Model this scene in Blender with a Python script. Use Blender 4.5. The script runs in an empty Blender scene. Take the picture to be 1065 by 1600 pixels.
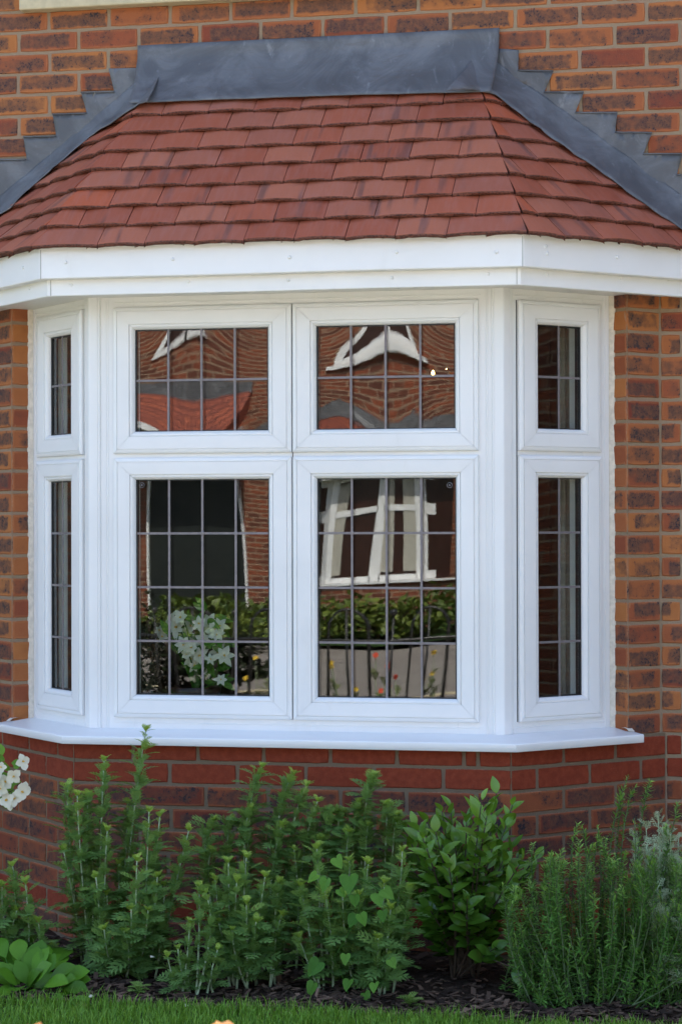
import bpy, bmesh, math, random
from mathutils import Vector, noise
R=math.radians
random.seed(7)
rnd=random.random
def ru(a,b): return a+(b-a)*random.random()
S2=2**-.5
V=Vector
# ------------------------------------------------------------------ plan of the place (metres)
W0=.7406; D0=.4695; T0=.09; CH=.0757          # half width of bay front, bay depth, window reveal, brick course
SOIL=-.53; LAWN=-.505
# camera (fitted to the photograph)
CAM=V((1.5751,-7.3122,.8662)); YAW=.2009; PITCH=.0058; ROLL=-.0024; FPX=3325.8; PW,PH=1065,1600
_f=V((-math.sin(YAW)*math.cos(PITCH),math.cos(YAW)*math.cos(PITCH),math.sin(PITCH)))
_r=V((math.cos(YAW),math.sin(YAW),0)); _u=_r.cross(_f)
CR=_r*math.cos(ROLL)+_u*math.sin(ROLL); CU=-_r*math.sin(ROLL)+_u*math.cos(ROLL); CF=_f
def cast(px,py,n,d0):
    ray=CF+CR*((px-PW/2)/FPX)-CU*((py-PH/2)/FPX); n=V(n)
    return CAM+ray*((d0-n.dot(CAM))/n.dot(ray))
def at(px,py,y): return cast(px,py,(0,1,0),y)
# ------------------------------------------------------------------ helpers
C=bpy.context.scene.collection
def tag(o,label=None,cat=None,group=None,kind=None):
    if label: o['label']=label
    if cat: o['category']=cat
    if group: o['group']=group
    if kind: o['kind']=kind
    return o
def empty(name,loc,label,cat,group=None):
    o=bpy.data.objects.new(name,None); C.objects.link(o); o.location=loc; o.empty_display_size=.1
    return tag(o,label,cat,group)
class MB:
    def __init__(s): s.v=[];s.f=[];s.uv=[];s.ext=[];s.col=[];s.hasuv=False;s.hascol=False
    def face(s,idx,uv=None,ext=None,col=None):
        s.f.append(tuple(idx)); n=len(idx)
        if uv: s.uv+=list(uv); s.hasuv=True
        else: s.uv+=[(0,0)]*n
        s.ext+=[ext or (.1,.03)]*n
        if col: s.hascol=True
        s.col+=[col or (0,0,0,1)]*n
    def add(s,vs): b=len(s.v); s.v+=[tuple(x) for x in vs]; return b
    def quad(s,a,b,c,d,col=None): i=s.add([a,b,c,d]); s.face((i,i+1,i+2,i+3),col=col)
    def prism(s,poly,vec,col=None):   # poly: list of points, extruded along vec
        n=len(poly); i=s.add(poly); j=s.add([V(q)+V(vec) for q in poly])
        s.face([i+k for k in range(n)],col=col); s.face([j+k for k in reversed(range(n))],col=col)
        for k in range(n):
            m=(k+1)%n; s.face((i+k,j+k,j+m,i+m),col=col)
    def box(s,x0,x1,y0,y1,z0,z1,col=None): s.prism([(x0,y0,z0),(x1,y0,z0),(x1,y1,z0),(x0,y1,z0)],(0,0,z1-z0),col)
    def tube(s,pts,r,n=6,col=None,caps=True):
        pts=[V(q) for q in pts]; rr=r if isinstance(r,(list,tuple)) else [r]*len(pts)
        rings=[]
        for k,q in enumerate(pts):
            t=(pts[min(k+1,len(pts)-1)]-pts[max(k-1,0)]).normalized()
            a=V((0,0,1)) if abs(t.z)<.8 else V((1,0,0))
            x=t.cross(a).normalized(); y=t.cross(x)
            rings.append(s.add([q+(x*math.cos(2*math.pi*j/n)+y*math.sin(2*math.pi*j/n))*rr[k] for j in range(n)]))
        for k in range(len(rings)-1):
            for j in range(n):
                m=(j+1)%n; s.face((rings[k]+j,rings[k]+m,rings[k+1]+m,rings[k+1]+j),col=col)
        if caps:
            s.face([rings[0]+j for j in reversed(range(n))],col=col); s.face([rings[-1]+j for j in range(n)],col=col)
    def lathe(s,c,prof,n=24,col=None):
        c=V(c); rings=[s.add([c+V((r*math.cos(2*math.pi*j/n),r*math.sin(2*math.pi*j/n),z)) for j in range(n)]) for r,z in prof]
        for k in range(len(rings)-1):
            for j in range(n):
                m=(j+1)%n; s.face((rings[k]+j,rings[k]+m,rings[k+1]+m,rings[k+1]+j),col=col)
    def grid(s,P,col=None,uvs=None):   # P[i][j] points
        n=len(P);m=len(P[0]); b=s.add([q for row in P for q in row])
        for i in range(n-1):
            for j in range(m-1): s.face((b+i*m+j,b+i*m+j+1,b+(i+1)*m+j+1,b+(i+1)*m+j),col=col)
    def build(s,name,mat,parent=None,smooth=False,normals=False,angle=None):
        me=bpy.data.meshes.new(name); me.from_pydata(s.v,[],s.f)
        if s.hasuv:
            for nm,dat in (('loc',s.uv),('ext',s.ext)):
                l=me.uv_layers.new(name=nm); l.data.foreach_set('uv',[c for q in dat for c in q])
        if s.hascol:
            a=me.color_attributes.new('tint','FLOAT_COLOR','CORNER'); a.data.foreach_set('color',[c for q in s.col for c in q])
        if normals:
            bm=bmesh.new(); bm.from_mesh(me); bmesh.ops.recalc_face_normals(bm,faces=bm.faces); bm.to_mesh(me); bm.free()
        me.materials.append(mat)
        if smooth or angle: me.polygons.foreach_set('use_smooth',[True]*len(me.polygons))
        if angle:
            bm=bmesh.new(); bm.from_mesh(me)
            for e in bm.edges:
                if len(e.link_faces)==2 and e.calc_face_angle(0)>R(angle): e.smooth=False
            bm.to_mesh(me); bm.free()
        me.update()
        o=bpy.data.objects.new(name,me); C.objects.link(o)
        if parent: 
            o.parent=parent
            # parents are empties (or parts) whose translation is compensated so geometry can be given in world space
            m=parent_loc(parent); o.location=-m if parent.type=='EMPTY' else (0,0,0)
        return o
def parent_loc(p):
    return V(p.location) if p.type=='EMPTY' else V((0,0,0))
# ------------------------------------------------------------------ material helpers
class NT:
    def __init__(s,name,rough=.6,spec=.5):
        s.m=bpy.data.materials.new(name); s.m.use_nodes=True; s.t=s.m.node_tree; s.n=s.t.nodes; s.p=s.n['Principled BSDF']
        s.p.inputs['Roughness'].default_value=rough; s.p.inputs['Specular IOR Level'].default_value=spec
    def set(s,sock,v):
        if isinstance(v,bpy.types.NodeSocket): s.t.links.new(v,sock)
        elif isinstance(v,(tuple,list)) and len(v)==3 and sock.type=='RGBA': sock.default_value=(*v,1)
        else: sock.default_value=v
    def P(s,k,v): s.set(s.p.inputs[k],v); return s
    def new(s,ty,ins={},**kw):
        nd=s.n.new(ty)
        for k,v in kw.items(): setattr(nd,k,v)
        for k,v in ins.items(): s.set(nd.inputs[k],v)
        return nd
    def coord(s,k='Object'): return s.new('ShaderNodeTexCoord').outputs[k]
    def math(s,op,a,b=0.,clamp=False): 
        nd=s.new('ShaderNodeMath',operation=op,use_clamp=clamp); s.set(nd.inputs[0],a); s.set(nd.inputs[1],b); return nd.outputs[0]
    def noise(s,scale,detail=3.,rough=.55,vec=None,dist=0.):
        return s.new('ShaderNodeTexNoise',{'Vector':vec if vec is not None else s.coord(),'Scale':scale,'Detail':detail,'Roughness':rough,'Distortion':dist}).outputs['Fac']
    def step(s,v,a,b):
        return s.new('ShaderNodeMapRange',{'Value':v,'From Min':a,'From Max':b},interpolation_type='SMOOTHSTEP').outputs['Result']
    def mix(s,f,a,b,mode='MIX'):
        nd=s.new('ShaderNodeMix',data_type='RGBA',blend_type=mode); s.set(nd.inputs[0],f); s.set(nd.inputs[6],a); s.set(nd.inputs[7],b); return nd.outputs[2]
    def ramp(s,f,stops,interp='LINEAR'):
        nd=s.new('ShaderNodeValToRGB',{'Fac':f}); r=nd.color_ramp; r.interpolation=interp
        while len(r.elements)<len(stops): r.elements.new(.5)
        for e,(q,c) in zip(r.elements,stops): e.position=q; e.color=(*c,1)
        return nd.outputs['Color']
    def stretch(s,vec,sc): return s.new('ShaderNodeMapping',{'Vector':vec,'Scale':sc}).outputs['Vector']
    def sep(s,v): nd=s.new('ShaderNodeSeparateXYZ',{'Vector':v}); return nd.outputs
    def attr(s,name): return s.new('ShaderNodeAttribute',attribute_name=name)
    def bump(s,h,strength=.5,dist=.002):
        b=s.new('ShaderNodeBump',{'Height':h,'Strength':strength,'Distance':dist}); s.P('Normal',b.outputs['Normal']); return s
def simple(name,col,rough=.6,var=.15,scale=20,spec=.5,bump=0.,bscale=200,metal=0.):
    n=NT(name,rough,spec); f=n.noise(scale,4)
    d=tuple(c*(1-var) for c in col); e=tuple(min(1,c*(1+var)) for c in col)
    n.P('Base Color',n.mix(n.step(f,.3,.7),d,e)); n.P('Metallic',metal)
    if bump: n.bump(n.noise(bscale,4),bump,.001)
    return n.m
# brick: real bricks carry brick-local metric coordinates ('loc'), half extents ('ext') and random tints
def m_brick():
    n=NT('brick',.85,.25); loc=n.sep(n.attr('loc').outputs['Vector']); ext=n.sep(n.attr('ext').outputs['Vector'])
    t=n.attr('tint').outputs['Color']; ts=n.new('ShaderNodeSeparateColor',{'Color':t}).outputs
    co=n.coord(); big=n.noise(14,3,.6,co); mid=n.noise(45,4,.6,co); fine=n.noise(140,4,.65,co); grit=n.noise(420,2,.6,co)
    ex=n.math('SUBTRACT',ext[0],n.math('ABSOLUTE',loc[0])); ey=n.math('SUBTRACT',ext[1],n.math('ABSOLUTE',loc[1]))
    e=n.math('MINIMUM',ex,ey)
    fr=n.math('FRACT',n.math('MULTIPLY',ts[0],17.3)); f2=n.math('FRACT',n.math('MULTIPLY',ts[0],41.7))
    sx=n.math('SUBTRACT',ext[0],n.math('ABSOLUTE',n.math('ADD',loc[0],n.math('MULTIPLY',n.math('SUBTRACT',fr,.5),.05)))); sy=n.math('SUBTRACT',ext[1],n.math('ABSOLUTE',n.math('ADD',loc[1],n.math('MULTIPLY',n.math('SUBTRACT',f2,.5),.014))))
    es=n.math('MINIMUM',sx,sy); ep=n.math('ADD',es,n.math('ADD',n.math('MULTIPLY',n.math('SUBTRACT',mid,.5),.020),n.math('MULTIPLY',n.math('SUBTRACT',big,.5),.012)))
    ew=n.math('ADD',e,n.math('MULTIPLY',n.math('SUBTRACT',mid,.5),.012))
    base=n.ramp(ts[0],[(0,(.26,.072,.032)),(.3,(.335,.11,.042)),(.5,(.37,.130,.044)),(.66,(.40,.150,.046)),(.8,(.30,.088,.038)),(.9,(.23,.058,.030)),(1,(.19,.045,.026))])
    base=n.mix(n.math('MULTIPLY',n.step(big,.35,.7),.35),base,n.mix(1.,base,(.72,.62,.60),'MULTIPLY'))
    edge=n.mix(.35,base,(.43,.165,.065)); 
    inner=n.mix(n.step(ew,.004,.011),edge,base)
    # pinkish-brown rectangular burn in the middle of each face, strength in tint.g
    pm=n.math('MULTIPLY',n.step(ep,.006,.0155),n.step(n.math('ADD',ts[1],n.math('MULTIPLY',n.math('SUBTRACT',big,.5),1.9)),.15,.85))
    patch=n.mix(n.step(mid,.35,.65),n.mix(n.step(fine,.35,.65),(.18,.080,.045),(.12,.06,.04)),(.075,.045,.038))
    c=n.mix(n.math('MULTIPLY',pm,.85),inner,patch)
    spk=n.math('MULTIPLY',n.step(n.math('ADD',fine,n.math('ADD',n.math('MULTIPLY',n.math('SUBTRACT',big,.5),.5),n.math('MULTIPLY',n.math('SUBTRACT',mid,.5),.45))),.60,.67),n.math('MULTIPLY',n.step(ep,.003,.010),n.step(ts[1],.05,.4)))
    c=n.mix(n.math('MULTIPLY',spk,.92),c,(.026,.026,.034)); blot=n.math('MULTIPLY',n.step(n.noise(38,3,.6,n.stretch(co,(1,1,1.3))),.60,.68),n.math('MULTIPLY',n.step(ep,.004,.012),n.step(ts[1],.3,.7))); c=n.mix(n.math('MULTIPLY',blot,.75),c,(.045,.035,.036))
    # plain red facing brick where tint.b = 1
    red=n.mix(n.step(mid,.3,.7),(.245,.044,.018),(.31,.062,.026)); c=n.mix(n.step(ts[2],.5,.9),c,red)
    c=n.mix(n.math('MULTIPLY',n.step(grit,.62,.75),.25),c,(.5,.36,.26))
    c=n.mix(n.step(ts[2],.1,.3),c,n.mix(1.,c,(.78,.72,.72),'MULTIPLY'))  # low courses darkened in colour for the shade under sill and plants
    # smeared mortar at arrises
    c=n.mix(n.math('MULTIPLY',n.math('SUBTRACT',1.,n.step(n.math('ADD',e,n.math('MULTIPLY',n.math('SUBTRACT',fine,.5),.008)),-.002,.0025)),.6),c,(.36,.27,.19))
    n.P('Base Color',c); n.bump(n.math('ADD',n.math('MULTIPLY',fine,.7),n.math('MULTIPLY',grit,.3)),.55,.0022); return n.m
def m_mortar(k=1.,name='mortar'):
    n=NT(name,.95,.1); f=n.noise(60,5,.65); g=n.noise(300,3)
    n.P('Base Color',n.mix(n.step(n.noise(6,3),.35,.65),n.mix(f,tuple(q*k for q in (.30,.215,.135)),tuple(q*k for q in (.40,.31,.205))),n.mix(f,tuple(q*k for q in (.33,.23,.155)),tuple(q*k for q in (.39,.28,.195)))))
    n.bump(n.math('ADD',f,n.math('MULTIPLY',g,.4)),.8,.004); return n.m
def m_brickfar():
    n=NT('brick_bonded',.9,.2); geo=n.sep(n.coord()); 
    v=n.new('ShaderNodeCombineXYZ',{'X':n.math('ADD',geo[0],geo[1]),'Y':geo[2]}).outputs[0]
    b=n.new('ShaderNodeTexBrick',{'Vector':v,'Color1':(.26,.07,.034),'Color2':(.085,.035,.026),'Mortar':(.34,.25,.17),'Scale':1.,'Mortar Size':.008,'Mortar Smooth':.1,'Bias':-.1,'Brick Width':.225,'Row Height':CH})
    n.P('Base Color',n.mix(n.math('MULTIPLY',n.noise(30,4),.4),b.outputs['Color'],(.15,.07,.05))); n.bump(b.outputs['Fac'],-.4,.004); return n.m
def m_tile():
    n=NT('roof_tile',.7,.3); t=n.new('ShaderNodeSeparateColor',{'Color':n.attr('tint').outputs['Color']}).outputs
    loc=n.attr('loc').outputs['Vector']; l=n.sep(loc); co=n.coord()
    fine=n.noise(160,4,.6,co); big=n.noise(5,3,.6,co)
    base=n.ramp(t[0],[(0,(.31,.074,.036)),(.35,(.375,.096,.046)),(.6,(.40,.125,.066)),(.8,(.33,.098,.056)),(1,(.44,.098,.038))])
    # streaks running down the slope: noise in tile-local across coordinate only
    sv=n.new('ShaderNodeCombineXYZ',{'X':n.math('MULTIPLY',n.math('ADD',l[0],n.math('MULTIPLY',t[1],50)),1.),'Y':n.math('MULTIPLY',l[1],.12),'Z':t[1]}).outputs[0]
    st=n.noise(22,2,.5,sv); st2=n.noise(90,3,.6,sv)
    c=n.mix(n.math('MULTIPLY',n.step(st,.52,.68),n.math('MULTIPLY',t[2],.7)),base,(.125,.058,.048))
    c=n.mix(n.math('MULTIPLY',n.step(st2,.4,.75),.28),c,(.38,.16,.125))
    c=n.mix(n.math('MULTIPLY',n.step(fine,.5,.8),.25),c,(.16,.065,.05))
    c=n.mix(n.math('MULTIPLY',n.step(big,.55,.75),.2),c,(.36,.17,.14))
    # broken granular nose (l.y<0)
    c=n.mix(n.step(l[1],0.,-.004),c,n.mix(n.step(fine,.35,.6),(.05,.022,.017),(.17,.062,.042)))
    n.P('Base Color',c); n.bump(fine,.5,.002); return n.m
def m_lead():
    n=NT('lead',.55,.5); co=n.coord(); a=n.noise(4,5,.65,co,1.2); st=n.noise(9,5,.7,n.stretch(co,(1,1,5)),1.5); b=n.noise(40,4,.6,co)
    c=n.mix(n.step(a,.35,.68),(.082,.083,.088),(.15,.153,.162)); c=n.mix(n.math('MULTIPLY',n.step(st,.52,.72),.55),c,(.105,.088,.082))
    c=n.mix(n.math('MULTIPLY',n.step(b,.62,.8),.3),c,(.30,.32,.36))
    c=n.mix(n.math('MULTIPLY',n.step(n.noise(2.3,6,.7,n.stretch(co,(3,1,1)),2.),.6,.72),.35),c,(.34,.35,.36))
    n.P('Base Color',c); n.P('Metallic',.08); n.P('Roughness',n.math('ADD',.42,n.math('MULTIPLY',a,.25))); n.bump(n.math('ADD',n.noise(12,3,.5,co),n.math('MULTIPLY',b,.25)),.5,.006); return n.m
def m_upvc(name='white_upvc',col=(.80,.80,.79)):
    n=NT(name,.32,.5); f=n.noise(3,4,.6); n.P('Base Color',n.mix(n.math('MULTIPLY',n.step(n.noise(9,5,.75,n.stretch(n.coord(),(1,1,.25))),.55,.8),.22),n.mix(n.step(f,.35,.75),col,tuple(c*.95 for c in col)),(.60,.58,.52)))
    n.P('Roughness',n.math('ADD',.26,n.math('MULTIPLY',n.noise(30,3),.15))); n.bump(n.noise(7,2),.06,.004); return n.m
def m_glass():
    n=NT('window_glass'); t=n.t
    lw=n.new('ShaderNodeLayerWeight',{'Blend':.5}).outputs['Facing']
    r=n.math('ADD',.068,n.math('MULTIPLY',n.math('POWER',lw,5.),.9),clamp=True)
    gl=n.new('ShaderNodeBsdfGlossy',{'Color':(1,1,1),'Roughness':0.}); tr=n.new('ShaderNodeBsdfTransparent',{'Color':(.90,.93,.91)})
    mx=n.new('ShaderNodeMixShader',{0:r,1:tr.outputs[0],2:gl.outputs[0]})
    t.links.new(mx.outputs[0],n.n['Material Output'].inputs['Surface']); return n.m
def m_leaf(name,dark,light,young,rough=.5,trans=.3,spec=.4,vein=0.):
    n=NT(name,rough,spec); t=n.new('ShaderNodeSeparateColor',{'Color':n.attr('tint').outputs['Color']}).outputs
    c=n.mix(t[0],dark,light); c=n.mix(t[1],c,young); c=n.mix(n.math('MULTIPLY',n.noise(90,3),.25),c,tuple(q*.6 for q in dark))
    n.P('Base Color',c); tl=n.new('ShaderNodeBsdfTranslucent',{'Color':n.mix(.4,c,young)})
    mx=n.new('ShaderNodeMixShader',{0:trans,1:n.p.outputs[0],2:tl.outputs[0]}); n.t.links.new(mx.outputs[0],n.n['Material Output'].inputs['Surface'])
    n.bump(n.noise(260,2),.25,.001); return n.m
MT=dict(brick=m_brick(),mortar=m_mortar(.82),lowmortar=m_mortar(.52,'shaded_base_mortar'),brickfar=m_brickfar(),tile=m_tile(),lead=m_lead(),upvc=m_upvc(),glass=m_glass(),  # lowmortar: shade at the bay base painted in as darker mortar
 came=simple('lead_came',(.19,.17,.175),.45,.1,60,metal=.2), gasket=simple('black_gasket',(.012,.012,.013),.5), stone=simple('cast_stone',(.52,.44,.28),.9,.08,30,bump=.3),
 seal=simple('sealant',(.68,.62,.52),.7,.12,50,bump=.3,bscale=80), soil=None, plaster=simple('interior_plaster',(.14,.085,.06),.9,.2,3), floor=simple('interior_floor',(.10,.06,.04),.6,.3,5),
 curtain=simple('curtain_cloth',(.42,.40,.34),.9,.08,90,bump=.2), dark=simple('dark_glaze',(.035,.012,.008),.3,.3,30), metal=simple('black_metal',(.015,.015,.016),.4,.2,40),
 brass=simple('brass',(.35,.22,.06),.3,.2,40,metal=.8), roofdark=simple('house_roof',(.12,.05,.04),.8,.3,8,bump=.4,bscale=30))
def lump(v,s,k=1.): return noise.noise(V(v)*s)*k
# ------------------------------------------------------------------ THE HOUSE
house=empty('brick_house',(0,0,SOIL),'orange speckled brick house with a white bay window under a red tiled roof','house')
def brick(mb,O,U,N,u0,u1,z0,z1,tint,seg=(6,2)):
    """one brick face with rounded, slightly chipped arrises, standing proud of the mortar"""
    O=V(O);U=V(U);N=V(N); uc=(u0+u1)/2; zc=(z0+z1)/2; hu=(u1-u0)/2; hz=(z1-z0)/2; ext=(hu,hz)
    if hu<.012: return
    nu=max(2,int(seg[0]*min(1,hu/.1))); nz=seg[1]
    pts=[]
    for k in range(nu): pts.append((-hu+2*hu*k/nu,-hz))
    for k in range(nz): pts.append((hu,-hz+2*hz*k/nz))
    for k in range(nu): pts.append((hu-2*hu*k/nu,hz))
    for k in range(nz): pts.append((-hu,hz-2*hz*k/nz))
    tip=ru(-.0012,.0012); tz=ru(-.0012,.0012)
    rings=[]; uvs=[]
    for ins,h in ((0,-.014),(.0004,-.0035),(.0035,0)):
        b=[];uv=[]
        for a,c in pts:
            ja=ru(-.0011,.0011) if ins else 0; jc=ru(-.0013,.0013) if ins else 0
            a2=a-math.copysign(min(ins,abs(a)),a)+ja if abs(a)>1e-9 else a; c2=c-math.copysign(min(ins,abs(c)),c)+jc
            if abs(abs(a)-hu)<1e-6 and abs(abs(c)-hz)<1e-6 and ins: a2*=1-.0022/hu*1.0; c2*=1-.0018/hz
            b.append(O+U*(uc+a2)+V((0,0,zc+c2))+N*(h+(tip*a/hu+tz*c/hz if h==0 else 0))); uv.append((a2,c2))
        rings.append(mb.add(b)); uvs.append(uv)
    n=len(pts)
    for r in range(2):
        for k in range(n):
            m=(k+1)%n; mb.face((rings[r]+k,rings[r]+m,rings[r+1]+m,rings[r+1]+k),uv=(uvs[r][k],uvs[r][m],uvs[r+1][m],uvs[r+1][k]),ext=ext,col=tint)
    mb.face([rings[2]+k for k in range(n)],uv=uvs[2],ext=ext,col=tint)
def tint(red=False,low=False):
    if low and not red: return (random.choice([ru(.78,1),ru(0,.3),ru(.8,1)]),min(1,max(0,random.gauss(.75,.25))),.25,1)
    if red: return (rnd(),0,1,1)
    return (rnd(),min(1,max(0,random.gauss(.78,.25))),0,1)
J=.0095
def course(mb,O,U,N,k,u0,u1,cuts,red=False,skip=None,seg=(6,2),cornergap=.0015):
    z0=k*CH+J/2; z1=(k+1)*CH-J/2
    cs=[u0]+sorted(c for c in cuts if u0+.03<c<u1-.03)+[u1]
    for i in range(len(cs)-1):
        a=cs[i]+(J/2 if i>0 else cornergap); b=cs[i+1]-(J/2 if i<len(cs)-2 else cornergap)
        if skip and skip((a+b)/2,k,a,b): continue
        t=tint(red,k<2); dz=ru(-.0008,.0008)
        brick(mb,O,U,N,a,b,z0+dz,z1+dz,t,seg)
UR=V((S2,S2,0)); NR=V((S2,-S2,0)); UL=V((-S2,S2,0)); NL=V((-S2,-S2,0)); UF=V((1,0,0)); NF=V((0,-1,0))
DS=S2*(W0+D0)
# main wall
wb=MB(); wm=MB()
PO=.011; XC=W0+D0-math.sqrt(2)*PO     # upper pier is set in a little behind the base
RT=1.08; E0=.185; Z0=1.785            # roof plane: z = Z0 + RT*(E0-e)
def zr(e): return Z0+RT*(E0-e)
def roofz(x): return min(zr(-D0),zr((abs(x)-(W0+D0))*S2))
def skip(u,k,a,b):
    z=k*CH
    if z<1.62: return False
    m=min(abs(a),abs(b)) if a*b>0 else 0
    return z+CH<roofz(m)-.02 and z+CH<roofz(max(abs(a),abs(b)))-.02
XL,XR=-3.4,3.6; KB=-8; KT=66
for k in range(KB,KT):
    ph=.70 if k%2==0 else .816
    cuts=[ph+.225*i+ru(-.003,.003) for i in range(-20,16)]
    far=(6,2) if k<39 else (3,1)
    if k*CH<1.6:
        xc=XC if k>=2 else W0+D0
        course(wb,(0,0,0),UF,NF,k,xc,XR,cuts,red=k in(0,1,-6)); course(wb,(0,0,0),UF,NF,k,XL,-xc,cuts,red=k in(0,1,-6))
    elif k in (36,37):   # beside the stone sill
        course(wb,(0,0,0),UF,NF,k,XL,-1.083,cuts,seg=far); course(wb,(0,0,0),UF,NF,k,.62,XR,cuts,seg=far)
    elif 38<=k<52:
        course(wb,(0,0,0),UF,NF,k,XL,-.98,cuts,seg=far); course(wb,(0,0,0),UF,NF,k,.52,XR,cuts,seg=far)
    else: course(wb,(0,0,0),UF,NF,k,XL,XR,cuts,skip=skip,seg=far)
wb.build('wall',MT['brick'],house)
g=.0042
for a,b,c,d in ((XL,-XC+.004,KB*CH,1.7),(XC-.004,XR,KB*CH,1.7),(XL,XR,1.7,36*CH),(XL,-1.083,36*CH,38*CH),(.62,XR,36*CH,38*CH),(XL,-.98,38*CH,52*CH),(.52,XR,38*CH,52*CH),(XL,XR,52*CH,KT*CH)):
    P=[[V((a+(b-a)*i/12,g+.0008*lump((i,j,a),.9),c+(d-c)*j/12)) for i in range(13)] for j in range(13)]; wm.grid(P)
    wm.quad((a,.30,c),(a,.30,d),(b,.30,d),(b,.30,c))
wm.build('mortar',MT['mortar'],house)
# bay base
bb=MB(); bm_=MB(); bl=MB()
c1=[-.529,-.3056,-.081,.1436,.365,.585,.631]; c0=[-.403,-.170,.061,.289,.518]; cm=[-.508,-.282,-.060,.174,.395,.62]
uc=(W0-D0)*S2
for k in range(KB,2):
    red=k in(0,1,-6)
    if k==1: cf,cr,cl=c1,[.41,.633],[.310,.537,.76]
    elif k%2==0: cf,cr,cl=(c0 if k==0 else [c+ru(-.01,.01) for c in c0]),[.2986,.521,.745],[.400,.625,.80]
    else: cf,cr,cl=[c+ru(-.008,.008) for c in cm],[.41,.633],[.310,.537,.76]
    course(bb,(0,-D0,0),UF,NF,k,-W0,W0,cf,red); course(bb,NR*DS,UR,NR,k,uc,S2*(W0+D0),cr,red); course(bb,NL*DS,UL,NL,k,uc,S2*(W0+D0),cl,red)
zt=2*CH+.004
def facequad(mb,O,U,u0,u1,z0,z1,n=10):
    O=V(O);mb.grid([[O+U*(u0+(u1-u0)*i/n)+V((0,0,z0+(z1-z0)*j/n)) for i in range(n+1)] for j in range(n+1)])
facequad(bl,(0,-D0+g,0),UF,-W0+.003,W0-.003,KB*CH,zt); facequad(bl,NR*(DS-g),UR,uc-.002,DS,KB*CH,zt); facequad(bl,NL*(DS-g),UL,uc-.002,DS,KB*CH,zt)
# piers: 45 degree face + reveal
UP=.694; DP=DS-PO
for side,(U,N) in enumerate(((UR,NR),(UL,NL))):
    for k in range(2,22):
        course(bb,N*DP,U,N,k,UP,S2*XC-.001,[],seg=(6,2),cornergap=.0012)
        # reveal brick: runs from pier face back to the frame; faces the window
        z0=k*CH+J/2; z1=(k+1)*CH-J/2; t=(random.choice([.72,.72,.62,.3,.1,.0,.86]),0 if rnd()<.75 else .6,0,1)
        brick(bb,U*UP,-N,-U,-DP+.0015,-(DS-T0)+.012,z0,z1,t)
    bm_=MB(); facequad(bm_,N*(DP-g),U,UP+.002,S2*XC+.004,zt-.02,22*CH); 
    bm_.grid([[U*(UP+g)+N*(DP-.0-(.1)*i/4)+V((0,0,.12+(22*CH-.12)*j/10)) for i in range(5)] for j in range(11)]); bm_.build('pier_mortar',MT['mortar'],house)
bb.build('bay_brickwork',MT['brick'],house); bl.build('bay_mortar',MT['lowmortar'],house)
# stone sill and window above (mostly out of frame)
sb=MB(); sb.prism([(-1.083,-.045,35.93*CH),(-1.083,-.045,37.9*CH),(-1.083,.1,38.3*CH),(-1.083,.1,35.93*CH)],(1.70,0,0)); o=sb.build('stone_sill',MT['stone'],house,normals=True)
bv=o.modifiers.new('b','BEVEL'); bv.width=.006; bv.segments=2
uf=MB()
for a,b,c,d in ((-.98,-.90,38.3*CH,52*CH),(-.27,-.19,38.3*CH,52*CH),(.44,.52,38.3*CH,52*CH),(-.90,-.27,38.3*CH,39.4*CH),(-.19,.44,38.3*CH,39.4*CH),(-.90,-.27,50.9*CH,52*CH),(-.19,.44,50.9*CH,52*CH)): uf.box(a,b,.04,.1,c,d)
o=uf.build('upper_window_frame',MT['upvc'],house,normals=True)
gm=MB(); gm.quad((-.9,.07,39.4*CH),(.44,.07,39.4*CH),(.44,.07,50.9*CH),(-.9,.07,50.9*CH)); gm.build('upper_window_glass',MT['glass'],o)
# body of the house, main roof
hb=MB(); zt2=KT*CH
for x in (XL,XR): hb.prism([(x,.012,KB*CH),(x,8,KB*CH),(x,8,zt2),(x,4,zt2+2.6),(x,.012,zt2)],(.25 if x<0 else -.25,0,0))
hb.box(XL+.26,XR-.26,7.7,8,KB*CH,zt2); hb.build('side_wall',MT['brickfar'],house,normals=True)
rb=MB()
for s in (0,1):
    y0,y1=((-.35,4.05) if s==0 else (8.35,3.95)); za=zt2-.22; zb=zt2+2.66
    rb.prism([(XL-.15,y0,za),(XL-.15,y1,zb),(XL-.15,y1,zb+.12),(XL-.15,y0,za+.12)],(XR-XL+.3,0,0))
rb.build('main_roof',MT['roofdark'],house,normals=True)
# ---- swept trims round the bay
def plan(e,end=None):
    if end is None: return [V((-(W0+D0+math.sqrt(2)*e),.0,0)),V((-(W0+.41421*e),-D0-e,0)),V((W0+.41421*e,-D0-e,0)),V((W0+D0+math.sqrt(2)*e,.0,0))]
    return [UL*end+NL*(DS+e),V((-(W0+.41421*e),-D0-e,0)),V((W0+.41421*e,-D0-e,0)),UR*end+NR*(DS+e)]
def sweep(prof,end=None,closed=True,sub=14,wob=0.):
    mb=MB(); cols=[]
    for e,z in prof:
        pl=plan(e,end); path=[]
        for s in range(3):
            for i in range(sub if s==1 else sub//2): 
                t=i/(sub if s==1 else sub//2); path.append(pl[s].lerp(pl[s+1],t)+V((0,0,z)))
        path.append(pl[3]+V((0,0,z))); cols.append(path)
    n=len(cols[0]); b=[]
    for c in cols:
        b.append(mb.add([q+V((0,0,wob*noise.noise(q*1.7))) for q in c]))
    m=len(prof)
    for i in range(m if closed else m-1):
        j=(i+1)%m
        for k in range(n-1): mb.face((b[i]+k,b[i]+k+1,b[j]+k+1,b[j]+k))
    if closed: mb.face([b[i] for i in range(m)]); mb.face([b[i]+n-1 for i in reversed(range(m))])
    return mb
def arcp(e,z,r,a0,a1,n=4): return [(e+r*math.cos(R(a0+(a1-a0)*i/n)),z+r*math.sin(R(a0+(a1-a0)*i/n))) for i in range(n+1)]
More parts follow.
